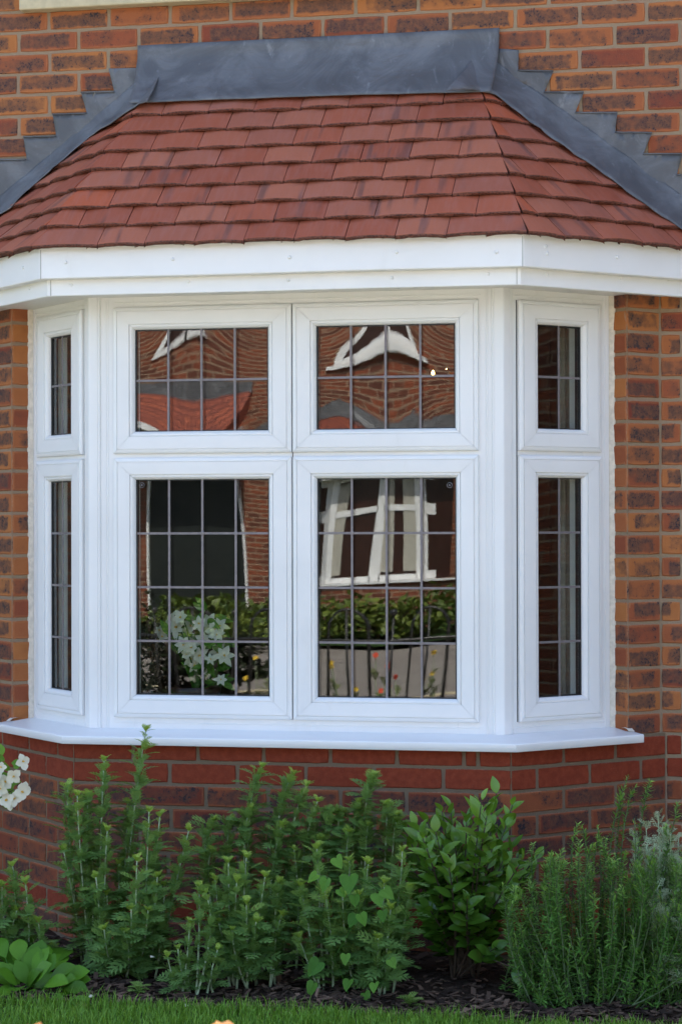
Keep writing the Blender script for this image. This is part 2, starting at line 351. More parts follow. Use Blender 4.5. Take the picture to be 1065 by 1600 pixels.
sill=sweep([(-.11,.179),(.038,.1625)]+arcp(.044,.1565,.006,90,0)+[(.050,.137),(.048,.1345),(.040,.1345),(.040,.142),(-.02,.150),(-.11,.150)],end=.712).build('window_sill',MT['upvc'],house,normals=True,angle=40)
fa=sweep([(.148,1.782),(.148,1.683)]+arcp(.143,1.683,.005,0,-90,3)+[(.112,1.678),(.112,1.782)],wob=.002).build('fascia_board',MT['upvc'],house,normals=True,angle=40)
fb=sweep([(.113,1.684),(.113,1.6285)]+arcp(.109,1.6285,.004,0,-90,3)+[(.098,1.6245),(.098,1.684)],wob=.002).build('fascia_board',MT['upvc'],house,normals=True,angle=40)
so=sweep([(.099,1.6385),(-.13,1.6385),(-.13,1.652),(.099,1.652)]).build('soffit',MT['upvc'],house,normals=True)
# joint cover lines at the fascia corners
SEAM=simple('seam_grey',(.35,.35,.33),.6)
for (e,z0,z1,dx) in ((.148,1.679,1.775,.004),(.113,1.6265,1.679,.012)):
    for sx in (-1,1):
        x=sx*(W0+.41421*e)-sx*dx; y=-D0-e
        jm=MB(); jm.box(x-.0012,x+.0012,y-.0011,y+.003,z0,z1); jm.build('joint_seam',SEAM,fa if e>.12 else fb,normals=True)

def dome(mb,c,N,r,h=.4,n=10):
    N=V(N); a=V((0,0,1)); x=N.cross(a).normalized(); y=N.cross(x); c=V(c); prev=None
    prof=[(r,0),(r,h*r*.5),(r*.8,h*r*.85),(r*.4,h*r),(0.0005,h*r)]
    for rr,hh in prof:
        b=mb.add([c+N*hh+(x*math.cos(2*math.pi*j/n)+y*math.sin(2*math.pi*j/n))*rr for j in range(n)])
        if prev is not None:
            for j in range(n): m=(j+1)%n; mb.face((prev+j,prev+m,b+m,b+j))
        prev=b
    mb.face([prev+j for j in range(n)])
caps=[(103,410,.148),(270,405,.148),(452,402,.148),(619,394,.148),(775,394,.148),(852,385,.148),(854,396,.148),(963,402,.148),(37,418,.148),(112,445,.113),(295,440,.113),(450,438,.113),(612,434,.113),(762,428,.113),(854,429,.113),(969,435,.113),(1043,437,.113),(47,450,.113)]
for px,py,e in caps:
    if px<60: P,N=cast(px,py,NL,DS+e),NL
    elif px>825: P,N=cast(px,py,NR,DS+e),NR
    else: P,N=cast(px,py,(0,1,0),-D0-e),NF
    mb=MB(); dome(mb,P,N,.006 if e>.12 else .0055,.8); mb.build('screw_cap',MT['upvc'],fa if e>.12 else fb,smooth=True,normals=True)
# ---- roof tiles
tb=MB(); TW=.165
def tile(Pf,u0,u1,e_n,gauge,tintc,hipf,thick=.0175,seg=6):
    """Pf(u,e,h): point on this roof slope; hipf(e)->(umin,umax)"""
    L=gauge*1.18; rows=[0,.25,.6,1.]
    jn=ru(-.0025,.0025); twist=ru(-.0016,.0016)
    top=[];uv=[]
    for r in rows:
        e=e_n+jn*(1-r)-r*L; a,b=hipf(e); 
        x0=min(max(u0,a),b); x1=min(max(u1,a),b)
        row=[];ur=[]
        for i in range(seg+1):
            f=i/seg; u=x0+(x1-x0)*f; fa_=(u-u0)/(u1-u0)
            cam=.0065*(1-(2*fa_-1)**2)       # tile camber
            h=cam-.0165*r*1.18+twist*(2*fa_-1)+.0006*noise.noise(V((u*60,e*40,1)))
            row.append(Pf(u,e,h)); ur.append((fa_*TW,r*.1+.001))
        top.append(row); uv.append(ur)
    if (top[0][0]-top[0][-1]).length<.004: return
    nose=[];nl=[]
    e=e_n+jn; a,b=hipf(e); x0=min(max(u0,a),b); x1=min(max(u1,a),b)
    for lvl,(dh,de) in enumerate(((-.004,.0025),(-thick*.8,.0015),(-thick-.001,-.002),(-thick-.002,-.03))):
        row=[]
        for i in range(seg*2+1):
            f=i/(seg*2); u=x0+(x1-x0)*f; fa_=(u-u0)/(u1-u0); cam=.0065*(1-(2*fa_-1)**2)
            row.append(Pf(u,e+de+ru(-.001,.001),cam+dh+twist*(2*fa_-1)+ru(-.0009,.0009)))
        nose.append(row)
    def G(P,U):
        n=len(P);m=len(P[0]); b0=tb.add([q for r_ in P for q in r_])
        for i in range(n-1):
            for j in range(m-1):
                tb.face((b0+i*m+j,b0+i*m+j+1,b0+(i+1)*m+j+1,b0+(i+1)*m+j),uv=(U[i][j],U[i][j+1],U[i+1][j+1],U[i+1][j]),col=tintc)
    G(top,uv)
    first=[top[0][i//2] if i%2==0 else (top[0][i//2]+top[0][i//2+1])/2 for i in range(seg*2+1)]
    P=[first]+nose; G(P,[[(i/(seg*2)*TW,.0 if k==0 else -.01) for i in range(seg*2+1)] for k in range(len(P))])
    for side in (0,-1):  # edges
        a_=[r_[side] for r_ in top]; b_=[q-V((0,0,thick)) for q in a_]; G([a_,b_],[[(0,.001)]*len(a_),[(0,-.01)]*len(a_)])
nrm=V((0,-RT,1)).normalized()
cz=1/math.sqrt(1+RT*RT)
def PfF(u,e,h): return V((u,-D0-e,zr(e)))+V((0,-RT*cz,cz))*h
def PfS(N,U): return lambda u,e,h: U*u+N*(DS+e)+V((0,0,zr(e)))+(N*RT*cz+V((0,0,cz)))*h
GA=.0682
def hipF(gap): return lambda e:(-(W0+.41421*e)+.0005,W0+.41421*e-gap)
def hipS(gap): return lambda e:(uc-.41421*e+gap, DS+e+.0)   # side slope: along-face from hip to the main wall
def ttint(hip=False):
    return (1.0 if hip and rnd()<.2 else rnd()*.85, rnd(), 1. if rnd()<.5 else .3*rnd(),1)
jx=at(537.7,363,-D0-E0).x
for r in range(-1,11):
    en=E0-GA*r if r>=0 else E0-.017
    off=jx+(.0825 if r%2 else 0)
    if r==-1: off=jx-.045
    hipR=W0+.41421*en; i0=int((-hipR-off)/TW)-1
    edges=[off+TW*i for i in range(i0,i0+16)]
    edges=[x+ru(-.003,.003) for x in edges if -hipR+.10<x<hipR-.10]
    edges=[-hipR-.03]+edges+[hipR+.03]
    def PF(u,e,h,r=r): return PfF(u,e,h-(.0175 if r<0 else 0))
    for i in range(len(edges)-1): tile(PF,edges[i]+.0012,edges[i+1]-.0012,en,GA,ttint(i in(0,len(edges)-2)),hipF(.002 if r>=0 else .004))
    for N,U,gap in ((NR,UR,.004),(NL,UL,.0005)):
        P0=PfS(N,U); 
        def PS(u,e,h,r=r,P0=P0): return P0(u,e,h-(.0175 if r<0 else 0))
        h0=uc-.41421*en; off2=h0+ (.07 if r%2 else .15)
        ed=[h0-.03,off2]
        while ed[-1]<DS+en+.1: ed.append(ed[-1]+TW+ru(-.003,.003))
        for i in range(len(ed)-1): tile(PS,ed[i]+.0012,ed[i+1]-.0012,en,GA,ttint(i==0),hipS(gap))
roof=tb.build('roof_tiles',MT['tile'],house,angle=35)
rs=MB()  # boarding under the tiles
for e0,e1 in ((.15,-D0+.03),):
    h=-.022
    for P,hf in ((PfF,hipF(.0)),(PfS(NR,UR),hipS(0)),(PfS(NL,UL),hipS(0))):
        a,b=hf(e0); c,d=hf(e1); rs.quad(P(a,e0,h),P(b,e0,h),P(d,e1,h),P(c,e1,h))
rs.build('roof_boarding',MT['gasket'],house)
# ---- lead flashing
def mainp(px,py,y=-.006): return at(px,py,y)
def leadwall(pts,name,y0=-.005):
    from mathutils.geometry import delaunay_2d_cdt
    p2=[V((q.x,q.z)) for q in pts]; P_=[]
    for k in range(len(p2)):
        q0,q1=p2[k],p2[(k+1)%len(p2)]; m=max(1,int((q1-q0).length/.02))
        P_+=[q0.lerp(q1,t/m) for t in range(m)]
    nb=len(P_); lo_x=min(q.x for q in p2); hi_x=max(q.x for q in p2); lo_z=min(q.y for q in p2); hi_z=max(q.y for q in p2)
    x=lo_x
    while x<hi_x:
        z=lo_z
        while z<hi_z: P_.append(V((x+ru(-.004,.004),z+ru(-.004,.004)))); z+=.025
        x+=.025
    vo,eo,fo_,_,_,_=delaunay_2d_cdt(P_,[],[list(range(nb))],1,1e-5)
    bm=bmesh.new(); vv=[bm.verts.new((q[0],y0,q[1])) for q in vo]
    for f_ in fo_:
        try: bm.faces.new([vv[k] for k in f_])
        except ValueError: pass
    for v in [v for v in bm.verts if not v.link_faces]: bm.verts.remove(v)
    for v in bm.verts: v.co.y-= .004+.004*noise.noise(v.co*9)+.0022*noise.noise(v.co*31)
    bmesh.ops.recalc_face_normals(bm,faces=bm.faces)
    me=bpy.data.meshes.new(name); bm.to_mesh(me); bm.free(); me.materials.append(MT['lead'])
    me.polygons.foreach_set('use_smooth',[True]*len(me.polygons))
    o=bpy.data.objects.new(name,me); C.objects.link(o); o.parent=house; o.location=-V(house.location)
    m=o.modifiers.new('s','SOLIDIFY'); m.thickness=.0025; m.offset=0
    return o
def c2(l,ox,s=1.972): return [(ox+a/s,b/s) for a,b in l]
ro=c2([(500,150),(562,155),(560,218),(668,220),(640,285),(762,285),(735,348),(865,348),(858,408),(972,410),(945,475),(1066,475),(1048,540),(1180,540),(1160,600),(1290,600),(1268,662),(1400,662),(1380,722),(1500,722),(1500,800)],525)
lo=c2([(430,210),(336,212),(354,284),(252,286),(270,350),(164,353),(176,421),(74,423),(84,492),(-24,494),(-12,560),(-120,562),(-106,630),(-215,632),(-215,790)],0)
def kz(x): return zr((abs(x)-(W0+D0))*S2)
for pts,sx in ((ro,1),(lo,-1)):
    P=[mainp(*q) for q in pts]
    xe=abs(P[-1].x); low=[]
    for i in range(12):
        x=xe+(.60-xe)*i/11; low.append(V((sx*x,0,min(kz(x)+.012,2.48))))
    P=P[:-1]+low
    LW=leadwall(P,'lead_step_flashing'); LW.location=(0,0,0); LW.location=-V(house.location)
    # rolled top lips of each step
    for i in range(1,len(pts)-1,1):
        a,b=mainp(*pts[i]),mainp(*pts[i+1])
        if abs(a.z-b.z)<.012 and abs(a.x-b.x)>.03 :
            lip=MB(); q=[a.lerp(b,t/8)+V((0,-.008+.001*noise.noise(V((t,i,0))),.0012*noise.noise(V((t*1.3,i,3))))) for t in range(9)]; lip.tube(q,.0026,6); lip.build('lead_lip',MT['lead'],LW,smooth=True)
# aprons dressed down over the side slopes
re=c2([(340,276),(430,276),(490,292),(585,365),(670,430),(765,495),(850,556),(940,622),(1065,706),(1200,800),(1400,940)],525)
le=c2([(455,316),(430,322),(350,373),(275,420),(190,497),(115,560),(45,627),(-5,662),(-120,750),(-300,890)],0)
for pts,N,U,sx in ((re,NR,UR,1),(le,NL,UL,-1)):
    nn=V((N.x*RT,N.y*RT,1)); d0=nn.dot(N*(DS+E0)+V((0,0,Z0)))   # slope plane
    E=[cast(px,py,nn,d0+.008*nn.length) for px,py in pts]
    full=[]
    for i in range(len(E)-1):
        for t in range(6): full.append(E[i].lerp(E[i+1],t/6))
    full.append(E[-1]); rows=[]
    for q in full:
        kx=abs(q.x)-abs(q.y)*.52+.02; kx=max(kx,.56)
        K=V((sx*kx,-.010,min(kz(kx),2.47)+.006)); Kt=K+V((0,.001,.035))
        row=[]
        wv=.006*noise.noise(q*14)+.003*noise.noise(q*40)
        for t in range(11):
            f=t/10
            c=(Kt*(1-f)**2+K*2*f*(1-f)*1.0+q*f*f) if False else (Kt.lerp(K,min(1,f*3)) if f<.33 else K.lerp(q,(f-.33)/.67))
            bz=.010*math.exp(-((f-.33)/.18)**2)
            c=c+V((0,-bz,bz*.6))+nn.normalized()*(wv*(f**2)+.003*noise.noise(c*17)); row.append(c)
        rows.append(row)
    mb=MB(); mb.grid(rows); o=mb.build('lead_apron',MT['lead'],house,smooth=True); m=o.modifiers.new('s','SOLIDIFY'); m.thickness=.0028; m.offset=0
# front apron and upstand in one sheet
rows=[]
nf=V((0,RT,-1)); 
for i in range(81):
    f=i/80; xt=-.6475+(.649+.6475)*f
    px=214+(774-214)*f; py=160.5+(142.5-160.5)*f-1.5*math.sin(f*math.pi)
    nn=V((0,-RT,1)); d0=nn.dot(V((0,-D0-E0,Z0))); q=cast(px,py,nn,d0+.012*nn.length); q.x=xt*(.985 if f<.5 else .985)
    T=V((xt,-.012,34*CH+.002)); K=V((xt,-.016,2.478)); row=[T+V((0,.010,.001)),T+V((0,0,.002))]
    for t in range(1,17):
        g_=t/16
        c=T.lerp(K,g_/.42) if g_<.42 else K.lerp(q,(g_-.42)/.58)
        bz=.016*math.exp(-((g_-.42)/.15)**2); c=c+V((0,-bz,bz*.5))
        c=c+V((0,-1,.5))*(.0022*noise.noise(c*8)+.0012*noise.noise(c*26)); row.append(c)
    rows.append(row)
mb=MB(); mb.grid(rows); o=mb.build('lead_flashing',MT['lead'],house,smooth=True); m=o.modifiers.new('s','SOLIDIFY'); m.thickness=.003; m.offset=0
# ---- window joinery
class Fr:
    def __init__(s,O,U,N): s.O=V(O);s.U=V(U);s.N=V(N)
    def p(s,u,z,h): return s.O+s.U*u+V((0,0,z))+s.N*h
FF=Fr((0,-D0+T0,0),UF,NF); FRr=Fr(NR*(DS-T0),UR,NR); FL=Fr(NL*(DS-T0),UL,NL)
def fbox(mb,F,u0,u1,z0,z1,h0,h1): mb.prism([F.p(u0,z0,h0),F.p(u1,z0,h0),F.p(u1,z1,h0),F.p(u0,z1,h0)],F.N*(h1-h0))
SP=[(0,-.002),(0,.011),(.0015,.0135),(.0045,.0150),(.0132,.0160),(.0137,.0128),(.0155,.0128),(.0160,.0163),(.0560,.0168),(.0590,.0160),(.0598,.0105),(.0618,.0105),(.0626,.0138),(.0680,.0130),(.0735,.0085),(.0765,.0030),(.0775,-.004),(.0775,-.030)]
def sash(F,u0,u1,z0,z1,gu0,gu1,gz0,gz1,nc,nr,seed,colus=None,bow=1.,wv=.6,ph=0.,twist=1.):
    sc=[(gu0-u0)/.0775,(u1-gu1)/.0775,(gz0-z0)/.0775,(z1-gz1)/.0775]
    mb=MB(); G=.0006
    def corner(k,i): # k profile index, i side corner positions
        a=SP[k][0]; return (u0+a*sc[0],u1-a*sc[1],z0+a*sc[2],z1-a*sc[3])
    for side in range(4):
        prev=None
        for k,(a,h) in enumerate(SP):
            A,B,Cz,Dz=corner(k,0)
            if side==0: e=[F.p(A+G,Cz,h),F.p(B-G,Cz,h)]
            elif side==1: e=[F.p(B,Cz+G,h),F.p(B,Dz-G,h)]
            elif side==2: e=[F.p(B-G,Dz,h),F.p(A+G,Dz,h)]
            else: e=[F.p(A,Dz-G,h),F.p(A,Cz+G,h)]
            b=mb.add(e)
            if prev is not None: mb.face((prev,prev+1,b+1,b))
            prev=b
    so_=mb.build('sash',MT['upvc'],house,angle=25)
    gk=MB(); q=.004
    for a,b,c,d in ((gu0-.003,gu0+q,gz0-.003,gz1+.003),(gu1-q,gu1+.003,gz0-.003,gz1+.003),(gu0,gu1,gz0-.003,gz0+q*.8),(gu0,gu1,gz1-q*.8,gz1+.003)): fbox(gk,F,a,b,c,d,-.0285,-.0032)
    gk.build('gasket',MT['gasket'],so_,normals=True)
    # sealed double glazing: both sheets bowed and rolled
    gb=MB(); n=28; hw=(gu1-gu0)/2; hh=(gz1-gz0)/2; rs_=random.Random(seed); px_,pz_=rs_.random()*6,rs_.random()*6; tl=(rs_.uniform(-.0006,.0006),rs_.uniform(-.0005,.0005))
    for h0,sg in ((-.0078,1),(-.026,.93)):
        P=[]
        for j in range(n+1):
            row=[]
            for i in range(n+1):
                a=-1+2*i/n;b=-1+2*j/n
                z_=(gz0+gz1)/2+b*hh; x_=a*hw
                if wv>.9: w_=(.00056*wv*b*b+.00010*b)*math.cos(math.pi*a*.95+ph)+.00010*math.sin(x_*21+pz_)-.0003*a*a*bow
                else: w_=wv*(.00062*a*b*twist+.00032*b*b*math.cos(math.pi*a+ph)*.9+.00010*math.sin(x_*20+pz_)+.00007*math.sin(z_*14+px_))-.0003*bow*(a*a*.6+b*b)
                w_+=.0000035*math.sin((x_*.4+z_)*150+px_)
                row.append(F.p((gu0+gu1)/2+a*hw,(gz0+gz1)/2+b*hh,h0+sg*w_+(tl[0]*a+tl[1]*b)))
            P.append(row)
        gb.grid(P)
    o=gb.build('glass',MT['glass'],so_,smooth=True)
    cm_=MB(); hh_=-.0052
    cols=colus or [gu0+(gu1-gu0)*i/nc for i in range(1,nc)]; rws=[gz0+(gz1-gz0)*i/nr for i in range(1,nr)]
    lw=.0038
    for z in rws: fbox(cm_,F,gu0,gu1,z-lw,z+lw,hh_,hh_+.0018)
    for u in cols: fbox(cm_,F,u-lw,u+lw,gz0,gz1,hh_+.0004,hh_+.0024)
    for u in cols:
        for z in rws: dome(cm_,F.p(u,z,hh_+.0024),F.N,.0075,.12,8)
    cm_.build('leading',MT['came'],so_,normals=True)
    return so_
LZ=(.215,1.092,.291,1.019); UZ=(1.107,1.603,1.182,1.527)
s_ll=sash(FF,-.620,-.002,LZ[0],LZ[1],-.545,-.082,LZ[2],LZ[3],4,4,1,bow=.8,wv=1.0*.8,twist=-.6); s_lr=sash(FF,.002,.625,LZ[0],LZ[1],.083,.549,LZ[2],LZ[3],4,4,2,bow=.5,wv=.8,twist=1.0)
s_ul=sash(FF,-.620,-.002,UZ[0],UZ[1],-.547,-.084,UZ[2],UZ[3],4,2,3,bow=1.1,wv=1.,ph=.25); s_ur=sash(FF,.002,.625,UZ[0],UZ[1],.081,.547,UZ[2],UZ[3],4,2,4,bow=1.3,wv=1.15,ph=-.2)
for F in (FRr,FL):
    g0,g1=(.374,.562) if F is FRr else (.366,.545); a0,a1=(.289,.641) if F is FRr else (.276,.633)
    mid=[.468] if F is FRr else [.455]
    sash(F,a0,a1,LZ[0],LZ[1],g0,g1,LZ[2],LZ[3],2,4,5,colus=mid,bow=.5); sash(F,a0,a1,UZ[0],UZ[1],g0,g1,UZ[2],UZ[3],2,2,6,colus=mid,bow=.5)
# fixed frame
fm=MB(); z0,z1=.176,1.64
def bars(F,us,zs,z0=z0,z1=z1):
    for a,b in us: fbox(fm,F,a,b,z0,z1,-.07,0)
    for k in range(len(us)-1):
        for c,d in zs: fbox(fm,F,us[k][1],us[k+1][0],c,d,-.07,0)
zs=[(z0,.286),(1.024,1.177),(1.532,z1)]
bars(FF,[(-.690,-.551),(-.076,.076),(.555,.690)],zs); bars(FRr,[(.236,.368),(.568,.687)],zs); bars(FL,[(.236,.360),(.551,.687)],zs)
# fine moulded lines beside the sashes
for F,us in ((FF,(-.650,-.643,.648,.655)),(FRr,(.262,.269,.664)),(FL,(.262,.664))):
    for u in us: fbox(fm,F,u-.0016,u+.0016,z0+.002,z1-.003,-.001,.0022)
for F,a,b in ((FF,-.62,.63),(FRr,.28,.66),(FL,.28,.66)):
    fbox(fm,F,a,b,1.618,1.622,-.001,.0024); fbox(fm,F,a,b,.1945,.1975,-.001,.002)
fo=fm.build('window_frame',MT['upvc'],house,normals=True)
bv=fo.modifiers.new('b','BEVEL'); bv.width=.0008; bv.segments=1
for F,u,w_ in ((FL,.2735,.0022),(FRr,.2865,.0016),(FF,0.,.0013)):   # dark weather seal seen between sash and frame
    gk=MB(); fbox(gk,F,u-w_,u+w_,.215,1.603,-.0005,.0012); gk.build('weather_seal',MT['gasket'],fo,normals=True)
# bay posts at the corners
for sx in (-1,1):
    def mir(P): return V((sx*P.x,P.y,P.z))
    N=NR;U=UR; c=V((W0-.41421*T0,-D0+T0,0)); prof=[]
    pf=[(.668,.0005),(.669,.006),(.671,.0085),(.6745,.0090),(.6755,.0070),(.6775,.0070),(.6785,.0092),(.695,.0100)]
    for x,h in pf: prof.append(V((x,-D0+T0-h,0)))
    for k in range(5):
        a=-90+45*k/4; prof.append(V((c.x+.0,c.y,0))+V((math.cos(R(a)),math.sin(R(a)),0))*.0102)
    ucn=(c.x+c.y)*S2
    for x,h in reversed(pf): prof.append(U*(ucn+(c.x-x))+N*(DS-T0+h))
    prof.append(U*(ucn+.03)+N*(DS-T0-.07)); prof.append(V((.68,-D0+T0+.07,0)))
    mb=MB(); mb.prism([mir(q)+V((0,0,z0)) for q in prof],(0,0,z1-z0)); mb.build('corner_post',MT['upvc'],house,normals=True,angle=30)
# sealant and foam beside the brick reveal
for F in (FRr,FL):
    mb=MB(); rows=[]
    for k in range(90):
        z=.172+(1.64-.172)*k/89; w_=.0016*noise.noise(V((z*22,F.U.x*9,0)))+.0012*noise.noise(V((z*70,1,F.U.x)))
        rows.append([F.p(.683,z,.0006),F.p(.685,z,.006),F.p(.690,z,.010+w_),F.p(UP-.0005+max(0,w_)*.3,z,.016+w_*1.5),F.p(UP+.004,z,.017+w_*1.5),F.p(UP+.004,z,-.01)])
    mb.grid(rows); mb.build('sealant',MT['seal'],house,smooth=True,normals=True)
    mb=MB(); rows=[]
    for k in range(16):   # mortar fillet on the sill end
        u=.684+.024*k/15; rows.append([F.p(u,.178,.055),F.p(u,.181+.0015*noise.noise(V((u*300,0,0))),.066),F.p(u+.003,.178,.080),F.p(u+.004,.168,.094+.003*noise.noise(V((u*200,2,0))))])
    mb.grid(rows); mb.build('mortar_fillet',MT['seal'],house,smooth=True)
# lead/foam line under the soffit over the brick piers
# ---- interior
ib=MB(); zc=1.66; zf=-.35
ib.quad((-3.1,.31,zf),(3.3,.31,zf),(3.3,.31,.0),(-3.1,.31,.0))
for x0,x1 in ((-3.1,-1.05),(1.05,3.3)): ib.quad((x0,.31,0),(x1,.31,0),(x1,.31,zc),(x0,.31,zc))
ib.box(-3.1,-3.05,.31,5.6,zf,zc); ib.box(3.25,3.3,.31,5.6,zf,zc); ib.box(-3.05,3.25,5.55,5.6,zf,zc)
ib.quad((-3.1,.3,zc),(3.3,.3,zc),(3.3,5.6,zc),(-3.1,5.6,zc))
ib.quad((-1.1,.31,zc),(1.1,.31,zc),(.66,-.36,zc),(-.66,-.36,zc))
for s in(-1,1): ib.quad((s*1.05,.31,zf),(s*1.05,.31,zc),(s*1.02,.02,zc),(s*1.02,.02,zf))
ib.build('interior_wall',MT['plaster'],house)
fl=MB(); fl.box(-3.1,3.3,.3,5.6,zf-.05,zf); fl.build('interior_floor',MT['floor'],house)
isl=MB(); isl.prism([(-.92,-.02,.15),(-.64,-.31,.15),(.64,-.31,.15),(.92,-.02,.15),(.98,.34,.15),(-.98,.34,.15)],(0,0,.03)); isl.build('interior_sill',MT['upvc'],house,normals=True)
def curtain(x0,y0,x1,y1,label,amp=.018,nf=6,z0=.19,z1=1.63):
    mb=MB(); A=V((x0,y0,0));B=V((x1,y1,0)); d=(B-A).normalized(); nn=V((-d.y,d.x,0)); rows=[]
    for j in range(13):
        z=z0+(z1-z0)*j/12; rows.append([A.lerp(B,i/60)+V((0,0,z))+nn*amp*(math.sin(i/60*nf*2*math.pi+.4*math.sin(j*.5))+.3*math.sin(i/60*nf*5.1+j*.2)) for i in range(61)])
    mb.grid(rows); o=mb.build('curtain',MT['curtain'],None,smooth=True); m=o.modifiers.new('s','SOLIDIFY'); m.thickness=.003
    tag(o,label,'curtain','curtains hanging inside the bay'); return o
q1=cast(873,800,NR,DS-T0-.16); q2=cast(899,800,NR,DS-T0-.16)
curtain(q1.x,q1.y,q2.x+.01,q2.y+.01,'plain grey beige curtain behind the narrow right window of the bay',.006,3)
q1=cast(95,800,NL,DS-T0-.14); q2=cast(78,800,NL,DS-T0-.14)
curtain(q1.x,q1.y,q2.x,q2.y,'pale curtain folds behind the narrow left window of the bay',.014,4)
# chandelier
bp=[at(676,583,1.4),at(697,577,1.52),at(838,583,1.5)]
cc=V(((bp[0].x+bp[2].x)/2,1.55,bp[0].z-.03))
ch=empty('chandelier',(cc.x,cc.y,zc),'small lit brass ceiling light glowing inside behind the upper right pane','lamp')
mb=MB(); mb.tube([cc+V((0,0,.1)),V((cc.x,cc.y,zc))],.006); mb.lathe(cc,[(.002,-.06),(.03,-.03),(.035,0),(.015,.05),(.006,.1)],14); mb.build('stem',MT['brass'],ch,smooth=True)
em=NT('lit_bulb'); em.P('Emission Color',(1,.66,.24)); em.P('Emission Strength',9.); em.P('Base Color',(1,.9,.7))
for i,b in enumerate(bp+[cc+V((-.1,.22,.03))]):
    a=MB(); d=b-cc; a.tube([cc+d*t+V((0,0,-.035*math.sin(t*math.pi))) for t in [k/8 for k in range(9)]],.004); ar=a.build('arm',MT['brass'],ch,smooth=True)
    a=MB(); rr=(.0062,.0022,.0035,.002)[i]; a.lathe(b,[(.0005,-rr*1.2),(rr*.7,-rr),(rr,0),(rr*.6,rr*1.2),(.0005,rr*2)],12); a.build('bulb',em.m,ar,smooth=True)
# sensor rings / suction hooks on the panes
for px,lab in ((222,'small round suction hook stuck at the top left of the lower left pane'),(702,'small round suction hook stuck at the top right of the lower right pane')):
    c=at(px,758,-D0+T0+.004); mb=MB()
    ring=[c+V((math.cos(a)*.0085,0,math.sin(a)*.0085)) for a in [2*math.pi*k/16 for k in range(17)]]; mb.tube(ring,.0014,5); dome(mb,c,NF,.0035,.8,8)
    o=mb.build('suction_hook',MT['came'],None,smooth=True); tag(o,lab,'hook')
print('house done')
#PLANTS
# ------------------------------------------------------------------ GROUND
def sheet(name,x0,x1,y0,y1,z,nx,ny,mat,amp=.0,sc=1.,fn=None):
    mb=MB(); P=[[V((x0+(x1-x0)*i/nx,y0+(y1-y0)*j/ny,z)) for i in range(nx+1)] for j in range(ny+1)]
    for r_ in P:
        for q in r_: q.z+=amp*noise.noise(V((q.x*sc,q.y*sc,z)))+(fn(q) if fn else 0)
    mb.grid(P); o=mb.build(name,mat,None,smooth=True); return tag(o,kind='structure')
n=NT('soil_mat',.95,.15); f=n.noise(25,5,.65); n.P('Base Color',n.mix(f,(.014,.009,.006),(.060,.038,.024))); n.bump(n.noise(60,5,.7),1.,.02); MT['soil']=n.m
n=NT('lawn_mat',.9,.2); f=n.noise(12,4); n.P('Base Color',n.mix(f,(.022,.055,.012),(.05,.11,.022))); n.bump(n.noise(150,4),1.,.02); MT['lawn']=n.m
n=NT('paving_mat',.9,.2); co=n.coord(); b=n.new('ShaderNodeTexBrick',{'Vector':co,'Color1':(.25,.225,.195),'Color2':(.20,.175,.155),'Mortar':(.11,.10,.09),'Scale':1.,'Mortar Size':.008,'Brick Width':.6,'Row Height':.6})
n.P('Base Color',n.mix(n.math('MULTIPLY',n.noise(8,5),.5),b.outputs['Color'],(.20,.18,.16))); MT['pave']=n.m
MT['slab']=simple('bounce_slab',(.52,.46,.37),.9,.12,2.5,bump=.3)
MT['road']=simple('asphalt_mat',(.075,.073,.072),.9,.25,30,bump=.5,bscale=150)
MT['ground']=simple('ground_mat',(.07,.10,.04),.95,.3,1.2)
edge_y=lambda x: at(532+ (x-.3)*470,1572,0).y if False else 0
YE=-1.455   # lawn edge
def lawn_edge(x): return YE+.05*noise.noise(V((x*1.6,3,0)))+.02*noise.noise(V((x*7,1,0)))
sheet('ground',-400,400,-400,400,-.66,8,8,MT['ground'])
sheet('soil',-3.6,3.8,-2.0,.0,SOIL,120,60,MT['soil'],.022,9.)
sheet('lawn',-6,7,-2.7,YE-.03,LAWN-.012,80,30,MT['lawn'],.006,3.)
sheet('bounce_paving_near',-6,7,-4.2,-2.7,LAWN-.02,4,4,MT['slab']); sheet('lawn_strip',-6,7,-4.9,-4.2,LAWN-.012,40,6,MT['lawn'],.006,3.); sheet('bounce_paving_far',-6,7,-7.45,-4.9,LAWN-.02,4,4,MT['slab'])  # pale paving is added, out of view, to bounce sunlight onto the facade
sheet('pavement',-30,30,-10.4,-7.45,-.53,4,4,MT['pave'])
sheet('road',-30,30,-18.6,-10.4,-.62,4,4,MT['pave'])
nh=MB(); nh.box(7.2,13,-3.4,9,-.6,4.8)
NH=empty('brick_house',(10,3,SOIL),'neighbouring brick house on the right, mirrored dark in the narrow right panes','house')
nh.build('wall',MT['brickfar'],NH,normals=True); nh=MB(); nh.prism([(7.0,-3.6,4.7),(13.2,-3.6,4.7),(10.1,-3.6,7.2)],(0,12.8,0)); nh.build('roof',MT['roofdark'],NH,normals=True)
kb=MB(); kb.box(-30,30,-10.52,-10.4,-.66,-.52); tag(kb.build('kerb',MT['stone']),kind='structure')
sheet('verge',-30,30,-23.2,-18.6,-.57,60,40,MT['lawn'],.03,.6)
